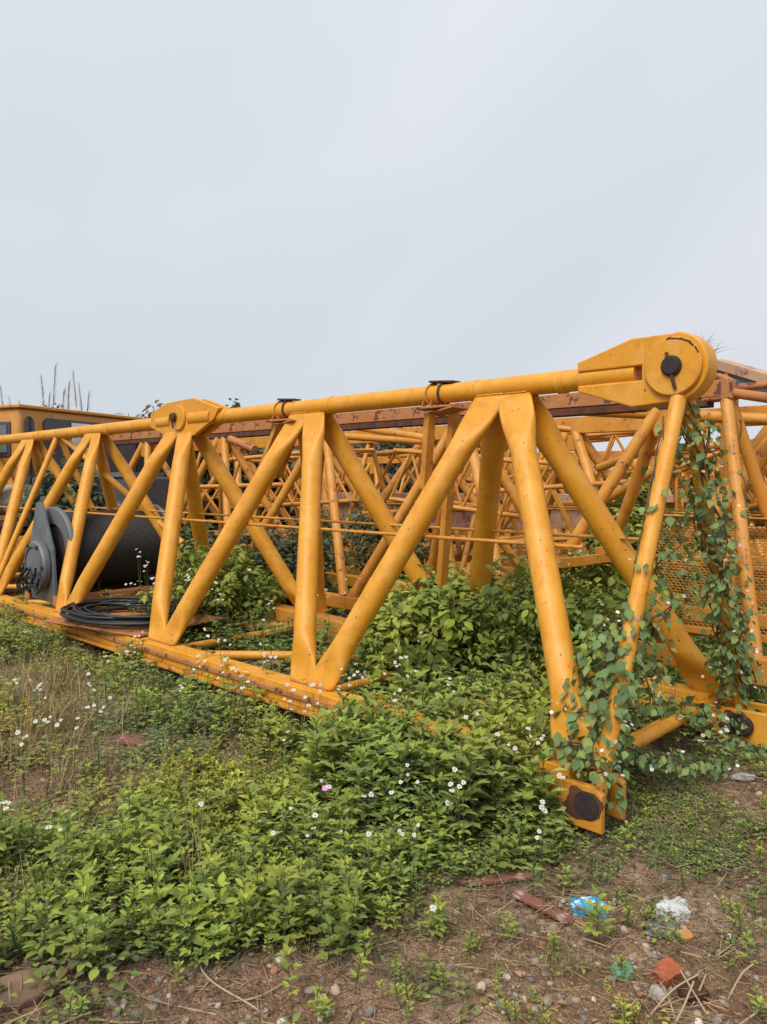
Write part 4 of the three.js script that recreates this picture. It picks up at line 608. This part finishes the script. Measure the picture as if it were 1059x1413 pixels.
function vine(label, pts, n, R, seed, sz = 1, dens = (t) => 1, stems = 3) {
  const r = rng(seed), o = thing('climbing_vine', label, 'vine', [pts[0].x, pts[0].y, pts[0].z]), c = new THREE.CatmullRomCurve3(pts.map((p) => p.clone().sub(pts[0])));
  for (let s = 0; s < stems; s++) { const q = []; const ph = r() * 6.28, tw = 12 + 8 * r(); for (let k = 0; k <= 40; k++) { const t = k / 40, p = c.getPoint(t); q.push(p.add(V(Math.cos(ph + tw * t) * R * 0.46, 0, Math.sin(ph + tw * t) * R * 0.46))); } mesh('stem', path(q, 0.0042, 90, 5), vineStem, o); }
  let m = 0, tries = 0; while (m < n && tries++ < n * 20) { const t = r(); if (r() > dens(t)) continue; m++; const p = c.getPoint(t), a = r() * 6.28, d = R * (0.35 + 0.9 * r()); p.add(V(Math.cos(a) * d, (r() - 0.5) * 0.05, Math.sin(a) * d)); const lf = mesh('leaf', heartGeo[Math.floor(r() * 4)], vineMats[Math.min(4, Math.floor(Math.pow(r(), 1.1) * 5))], o); lf.position.copy(p); const out = Math.atan2(Math.cos(a), Math.sin(a)); lf.rotation.set(-0.25 - 0.9 * r() * r(), out + (r() - 0.5) * 2.4, (r() - 0.5) * 1.5, 'YXZ'); lf.scale.setScalar(sz * (0.35 + 0.75 * r())); }
  for (let k = 0; k < n / 12; k++) { const t = r(), p = c.getPoint(t), a = r() * 6.28, d = R * (0.9 + 0.7 * r()); const f = mesh('blossom', blossom, r() < 0.5 ? pinkM : M.white, o); f.position.copy(p.add(V(Math.cos(a) * d, 0, Math.sin(a) * d))); f.rotation.set(r() * 2 - 1, r() * 6, r() * 2 - 1); }
  return o;
}
{
  const topN = J(-1.07, 1.95, -0.075), botN = J(-1.07, 0.15, -0.8), topF = J(-1.08, 1.95, 0.06), botF = J(-1.14, 0.12, 0.8), mid = (a, b, t) => a.clone().lerp(b, t);
  vine('leafy vine winding thickly up the far end post of the jib', [botF, mid(botF, topF, 0.25), mid(botF, topF, 0.5), mid(botF, topF, 0.75), mid(botF, topF, 1.02)], 300, 0.09, 701, 1.05, (t) => 1 - 0.25 * t);
  vine('second leafy vine sharing the far end post, hanging in ragged strands', [mid(botF, topF, 0.15), mid(botF, topF, 0.4), mid(botF, topF, 0.7), mid(botF, topF, 0.99)], 280, 0.13, 711, 0.9, undefined, 2);
  vine('vine with bare twisted stems climbing the near end post of the jib', [botN, mid(botN, topN, 0.3), mid(botN, topN, 0.6), mid(botN, topN, 0.98)], 230, 0.085, 702, 1, (t) => (t < 0.5 ? 1 : 0.2), 6);
  vine('leafy vine draped over the near rail end and post foot', [J(-0.98, 0.95, -0.5), J(-1.0, 0.75, -0.58), J(-1.0, 0.58, -0.68), J(-0.98, 0.44, -0.74)], 290, 0.14, 703, 1.05, undefined, 2);
  vine('leafy vine hanging between the two end posts', [J(-0.98, 1.3, 0.15), J(-1.0, 1.0, 0.0), J(-1.0, 0.75, -0.2), J(-1.05, 0.45, -0.4)], 270, 0.13, 704, 0.95, undefined, 2);
  vine('leafy vine heaped over the far rail lug', [J(-0.85, 0.3, 0.35), J(-1.05, 0.28, 0.5), J(-1.12, 0.14, 0.55), J(-1.3, 0.06, 0.72), J(-1.4, 0.05, 0.85)], 300, 0.15, 705, 1, undefined, 2);
  vine('small leafy vine tuft between the tube foot and the near rail lug', [J(-0.9, 0.36, -0.84), J(-0.98, 0.4, -0.82), J(-1.06, 0.36, -0.86), J(-1.1, 0.3, -0.8)], 130, 0.085, 712, 0.85, undefined, 1);
  vine('trailing vine over the end brace onto the dirt', [J(-0.95, 0.3, -0.5), J(-1.1, 0.22, -0.25), J(-1.15, 0.12, 0.05), J(-1.2, 0.1, 0.3)], 230, 0.12, 706, 0.85, undefined, 2);
  vine('thin vine on the rust brown post beside the mesh walkway', [J(-1.1, 0.5, 1.1), J(-1.0, 1.0, 1.25), J(-0.88, 1.6, 1.45), J(-0.8, 2.0, 1.58)], 40, 0.06, 707, 0.9, (t) => (t < 0.7 ? 1 : 0.2), 2);
  vine('dense hanging strand of vine beside the far end post', [J(-1.14, 1.9, 0.1), J(-1.17, 1.3, 0.3), J(-1.2, 0.8, 0.5), J(-1.22, 0.45, 0.66)], 290, 0.08, 708, 0.9, undefined, 2);
}
{ // dry grass caught behind the pin lug
  const p = J(-1.14, 2.27, 0.14), g = tuft(77, 46, 0.12, 0.003, [TAN, OLIVE, BROWN], 1.2, 0.05), m = mesh('grass_tuft', g, M.dry); m.position.copy(p); m.rotation.z = -0.5; tag(m, 'dry grass tuft caught on top behind the pin lug', 'grass tuft');
}
// ---------------------------------------------------------------- white flowering weeds
const flowerGeo = (() => { const L = new Leaves(); for (let k = 0; k < 6; k++) { const a = k * 1.047 + 0.2 * (k % 2); L.leaf(V(0, 0, 0), V(Math.cos(a), 0.25, Math.sin(a)), V(0, 1, 0), 0.018, 0.013, [0.62, 0.62, 0.55], 0.1, 0.25, [0.4, 0.9, 1, 0.6]); } for (let k = 0; k < 6; k++) { const a = k * 1.047; L.leaf(V(0, 0.002, 0), V(Math.cos(a) * 0.6, 1, Math.sin(a) * 0.6), V(0, 1, 0), 0.006, 0.006, [0.5, 0.3, 0.03], 0, 0, ROUND); } return L.geo(); })();
const flowerSpots = [[555, 905, 5, .5], [582, 880, 3, .55], [545, 915, 3, .5], [742, 1012, 6, .42], [735, 1138, 2, .3], [570, 1135, 3, .3], [467, 928, 4, .42], [500, 928, 2, .42], [470, 955, 3, .38], [372, 907, 5, .42], [340, 945, 4, .36], [365, 893, 3, .45], [180, 895, 4, .4], [192, 880, 4, .42], [272, 903, 3, .42], [330, 925, 3, .38], [46, 943, 3, .35], [32, 1018, 4, .32], [22, 1098, 2, .3], [6, 1118, 3, .3], [82, 1134, 2, .28], [972, 1010, 5, .2], [960, 990, 3, .25], [985, 985, 3, .25], [930, 910, 3, .5], [885, 945, 3, .5], [195, 760, 6, .95], [205, 780, 5, .85], [212, 800, 4, .75], [180, 800, 4, .7], [258, 790, 6, .8], [262, 800, 5, .75], [285, 870, 4, .5], [310, 880, 4, .5], [300, 800, 4, .75], [345, 790, 3, .75], [500, 795, 3, .7], [800, 800, 3, .9], [840, 860, 4, .7], [825, 830, 3, .8], [880, 880, 3, .6], [420, 972, 3, .35], [505, 1105, 2, .3], [445, 1085, 2, .3], [598, 1245, 1, .12], [405, 1400, 1, .06], [25, 945, 2, .35], [60, 990, 2, .3], [120, 935, 3, .35], [145, 905, 3, .38], [250, 945, 3, .33], [390, 1010, 2, .3], [650, 985, 2, .42], [700, 1040, 2, .4], [635, 1070, 2, .36], [780, 1075, 2, .36], [860, 950, 3, .5], [1010, 1000, 2, .15], [795, 760, 3, 1.05], [870, 715, 3, 1.2]];
{ const r = rng(899), add = (a, n, h) => { for (let k = 0; k < n; k++) { const i = r() * (a.length - 1), j = Math.floor(i), t = i - j; flowerSpots.push([lerp(a[j][0], a[j + 1][0], t) + 60 * (r() - 0.5), lerp(a[j][1], a[j + 1][1], t) + 36 * (r() - 0.5), 1 + Math.floor(r() * 3), h * (0.8 + 0.4 * r())]); } }; add([[170, 890], [300, 920], [430, 965]], 14, 0.36); add([[20, 930], [60, 1010], [150, 960]], 9, 0.3); add([[470, 930], [560, 940], [740, 1010]], 7, 0.42); add([[480, 1060], [620, 1080], [760, 1090]], 8, 0.34); add([[180, 1110], [350, 1130], [520, 1150]], 7, 0.2); add([[820, 980], [900, 960], [990, 1000]], 9, 0.35); add([[260, 800], [330, 850], [480, 800]], 9, 0.65); }
flowerSpots.forEach(([x, y, n, h], i) => {
  const r = rng(800 + i), p = G(x, y, h), y0 = gh(p.x, p.z), o = thing('flowering_weed', 'thin weed with ' + (n > 1 ? 'several small white flowers ' : 'a single small white flower ') + (y < 830 && x < 240 ? 'before the rope drum' : y < 885 && x < 560 ? 'inside the jib among shrubs' : x > 820 && y > 965 ? 'on the slope below the far lug' : x > 780 ? 'among the climbing vines' : y < 960 && x < 440 ? 'along the left part of the rail' : x < 260 ? 'in the mixed left weeds' : y < 970 ? 'at the forked tube foot and shrubs' : y > 1190 ? 'at the edge of the dirt' : 'in the bright green weeds'), 'flowering weed', [p.x, y0, p.z], 0, 'white flowering weeds'), L = new Leaves(), H = h - y0;
  for (let k = 0; k < n; k++) { const a = r() * 6.28, q = n > 1 ? 0.045 * Math.sqrt(r()) : 0, e = V(Math.cos(a) * q, H + 0.09 * (r() - 0.6), Math.sin(a) * q), m = V(e.x * 0.3, H * 0.55, e.z * 0.3); L.stick(V(0, -0.02, 0), m, 0.0017, STEM); L.stick(m, e, 0.0012, STEM); const f = mesh('flower', flowerGeo, M.petal, o); f.position.copy(e); f.rotation.set(0.5 + 0.7 * (r() - 0.4), r() * 6.28, (r() - 0.5) * 0.9); f.scale.setScalar(0.42 + 0.36 * r()); for (let i2 = 0; i2 < 3; i2++) { const t = 0.25 + 0.5 * r(), th2 = r() * 6.28; L.leaf(V(m.x * t, H * t, m.z * t), V(Math.cos(th2), 0.3, Math.sin(th2)), V(0, 1, 0), 0.055, 0.022, vary(r, GREEN2), 0.3, 0.4); } }
  mesh('stem', L.geo(), M.leaf, o);
});
{ const p = G(449, 1082, 0.28), o = thing('flowering_weed', 'low weed with a single pink flower among green leaves', 'flowering weed', [p.x, gh(p.x, p.z), p.z]); const L = new Leaves(); L.stick(V(0, 0, 0), V(0, 0.28, 0), 0.0017, STEM); mesh('stem', L.geo(), M.leaf, o); const f = mesh('flower', blossom, std({ color: new THREE.Color(0.62, 0.25, 0.5), roughness: 0.9, side: THREE.DoubleSide }), o); f.position.y = 0.285; f.scale.setScalar(1.5); f.rotation.x = 0.6; }
// single young plants on the bare dirt
[[820, 1290, 1.0], [1020, 1280, 0.8], [945, 1185, 0.85], [860, 1190, 0.8], [890, 1120, 0.9], [610, 1360, 0.6], [700, 1290, 0.5], [765, 1310, 0.7], [560, 1395, 0.7], [400, 1385, 0.9], [480, 1375, 0.9], [380, 1310, 0.7], [600, 1290, 0.8], [650, 1310, 0.7], [930, 1080, 0.7], [1040, 1330, 0.6], [1050, 1190, 0.6], [760, 1190, 0.8], [780, 1230, 0.6], [860, 1340, 0.6], [1045, 1390, 0.7], [690, 1400, 0.5], [250, 1370, 0.7], [120, 1350, 0.9], [540, 1280, 0.8], [500, 1330, 0.9], [905, 1150, 0.8], [990, 1080, 0.6], [440, 1405, 0.8], [735, 1385, 0.4]].forEach(([x, y, s], i) => { const p = G(x, y), m = mesh('young_weed', (i % 3 ? geoLow : geoWeed)[i % 4], M.leaf); m.position.set(p.x, gh(p.x, p.z), p.z); m.rotation.y = i * 1.7; m.scale.setScalar(s * (i % 3 ? 1 : 0.7)); tag(m, `${s > 0.75 ? 'sturdy' : 'tiny'} young green weed alone on the dirt by the ${by(x, y)}`, 'young weed', 'single weeds on the dirt'); });
// ---------------------------------------------------------------- things dropped on the dirt
function lath(label, a, b, w, h, m, cat = 'lath') { const A = G(...a), B = G(...b); A.y = gh(A.x, A.z) + h * 0.5 + 0.016; B.y = gh(B.x, B.z) + h * 0.5 + 0.016; return tag(mesh('wooden_lath', beam(A, B, w, h, V(0, 1, 0), 0.003), m), label, cat, 'wood scraps on the dirt'); }
lath('long reddish wooden lath lying at the edge of the weeds', [545, 1196], [645, 1213], 0.05, 0.014, M.redWood);
lath('short pale ended lath lying in line with the long one', [646, 1216], [731, 1212], 0.05, 0.015, M.redWood);
lath('short reddish lath lying askew near the blue wrapper', [711, 1238], [788, 1268], 0.05, 0.014, M.redWood);
lath('weathered grey plank by the far rail lug', [972, 1046], [1035, 1042], 0.09, 0.03, M.wood, 'plank');
lath('orange brown splinter of wood on the dirt slope', [940, 1104], [994, 1130], 0.03, 0.014, M.redWood);
lath('thin yellowish stick pointing at the rail lug', [926, 1134], [945, 1158], 0.018, 0.012, M.wood, 'stick');
lath('grey brown plank end lying among the left weeds', [165, 1022], [205, 1028], 0.07, 0.02, M.redWood);
// crumpled sheets
function crumple(seed, w, d, hgt) { const g = new THREE.IcosahedronGeometry(0.5, 5), p = g.attributes.position; for (let i = 0; i < p.count; i++) { const x = p.getX(i), y = p.getY(i), z = p.getZ(i), a = fbm(x * 4 + seed, z * 4 + y * 3, seed, 2), b2 = Math.abs(fbm(x * 7 + y * 4 + seed, z * 7 - y * 3, seed + 3, 2) - 0.5), k = 0.72 + 0.55 * a - 0.7 * (0.25 - b2); p.setXYZ(i, x * k * w * 1.25, Math.max(-0.1, y) * k * hgt * 1.3 * (0.6 + 0.8 * fbm(x * 3, z * 3 + seed, seed + 9, 2)), z * k * d * 1.25); } g.computeVertexNormals(); return g; }
function sheet(name, label, cat, px, py, w, d, h, rot, mat, seed) { const p = G(px, py), m = mesh(name, crumple(seed, w, d, h), mat); m.position.set(p.x, gh(p.x, p.z) + 0.008, p.z); m.rotation.y = rot; return tag(m, label, cat); }
const wrapM = std({ map: colorTex(128, (u, v) => mix3([0.02, 0.30, 0.50], [0.55, 0.75, 0.8], sstep(0.64, 0.7, fbm(u * 7, v * 3, 91, 3)))), roughness: 0.35, side: THREE.DoubleSide });
sheet('snack_wrapper', 'crumpled bright blue wrapper beside the short lath', 'wrapper', 812, 1248, 0.125, 0.10, 0.05, -0.4, wrapM, 3);
sheet('plastic_bag', 'crumpled white plastic bag on the dirt', 'plastic bag', 931, 1252, 0.13, 0.10, 0.065, 0.3, std({ map: colorTex(128, (u, v) => mix3([0.34, 0.34, 0.32], [0.62, 0.62, 0.6], fbm(u * 8, v * 8, 95, 3, 8))), roughness: 0.5, side: THREE.DoubleSide }), 8);
sheet('plastic_scrap', 'torn grey plastic scrap below the white bag', 'plastic scrap', 915, 1278, 0.12, 0.09, 0.02, 0.2, std({ color: new THREE.Color(0.13, 0.15, 0.14), roughness: 0.4, side: THREE.DoubleSide }), 5);
sheet('tissue', 'small crumpled dirty white tissue next to the brick piece', 'tissue', 904, 1358, 0.05, 0.05, 0.035, 0.2, M.greyBeige, 12);
sheet('plastic_bag', 'small crumpled green plastic bag near the brick piece', 'plastic bag', 860, 1334, 0.07, 0.06, 0.05, 0.2, std({ color: new THREE.Color(0.10, 0.24, 0.13), roughness: 0.45, side: THREE.DoubleSide }), 13);
sheet('paper_scrap', 'flat off white scrap of paper on the slope', 'paper scrap', 1026, 1083, 0.12, 0.07, 0.025, 0.2, M.greyBeige, 17);
{
  const chunk = (name, label, cat, px, py, w, h, d, ry, seed, mat) => { const g = new THREE.BoxGeometry(w, h, d, 6, 5, 6), p = g.attributes.position; for (let i = 0; i < p.count; i++) { const x = p.getX(i), y = p.getY(i), z = p.getZ(i), n = 1 - 0.45 * fbm(x * 25 + seed, z * 25 + y * 30, seed, 3) * (Math.abs(x / w) + Math.abs(z / d)); p.setXYZ(i, x * n, y * (0.7 + 0.4 * fbm(x * 30, z * 30, seed + 1, 2)), z * n); } g.computeVertexNormals(); const q = G(px, py), m = mesh(name, g, mat); m.position.set(q.x, gh(q.x, q.z) + h * 0.32, q.z); m.rotation.set(0.15, ry, 0.1); return tag(m, label, cat); };
  M.brick = std({ map: rep(colorTex(128, (u, v) => mix3([0.26, 0.055, 0.025], [0.42, 0.12, 0.055], fbm(u * 8, v * 8, 97, 4, 8))), 1), roughness: 0.95, bumpMap: bumpFine, bumpScale: 0.003 });
  chunk('brick_piece', 'broken piece of red brick lying in straw', 'brick', 921, 1337, 0.10, 0.06, 0.075, 0.5, 21, M.brick);
  chunk('fruit_peel', 'dried orange yellow fruit peel below the white bag', 'fruit peel', 945, 1290, 0.055, 0.035, 0.05, 0.2, 23, std({ color: new THREE.Color(0.42, 0.2, 0.04), roughness: 0.8 }));
  chunk('brown_clod', 'brown clod of earth under dry straw beside the brick piece', 'clod', 955, 1362, 0.09, 0.06, 0.08, 0.2, 25, M.rust);
}
// dry stalks bundled at the lower right and thin twigs lower left
function twig(label, pts, r, group) { const q = pts.map(([x, y, h]) => { const g = G(x, y, h || 0); g.y = gh(g.x, g.z) + (h || 0) + r; return g; }); return tag(mesh('dry_stalk', path(q, r, 30, 6), M.strawWood), label, 'dry stalk', group); }
[[[955, 1375, 0.0], [968, 1345, 0.05], [975, 1330, 0.08]], [[925, 1410, 0], [945, 1370, 0.06], [958, 1338, 0.1]], [[1000, 1370, 0], [1025, 1335, 0.04], [1040, 1320, 0.06]], [[975, 1413, 0], [1020, 1395, 0.02], [1065, 1370, 0.05]], [[905, 1330, 0], [925, 1365, 0.03], [935, 1400, 0]], [[980, 1390, 0], [955, 1350, 0.05], [940, 1325, 0.07]], [[890, 1395, 0], [930, 1350, 0.05], [965, 1330, 0.06]]].forEach((p, i) => twig('straw coloured dry stalk lying by the brick piece', p, 0.003, 'dry stalks by the brick piece'));
[[[272, 1255, 0], [272, 1310, 0.01], [290, 1350, 0.02], [350, 1385, 0.01], [362, 1392, 0]], [[340, 1305, 0], [300, 1340, 0.01], [270, 1370, 0]], [[290, 1380, 0], [350, 1375, 0.01], [395, 1350, 0]], [[110, 1398, 0], [170, 1405, 0.01], [240, 1400, 0]], [[190, 1372, 0], [230, 1380, 0.01], [300, 1400, 0]]].forEach((p) => twig('thin brown twig curving over the dirt before the weeds', p, 0.003, 'twigs on the dirt before the weeds'));
renderer.render(scene, camera);
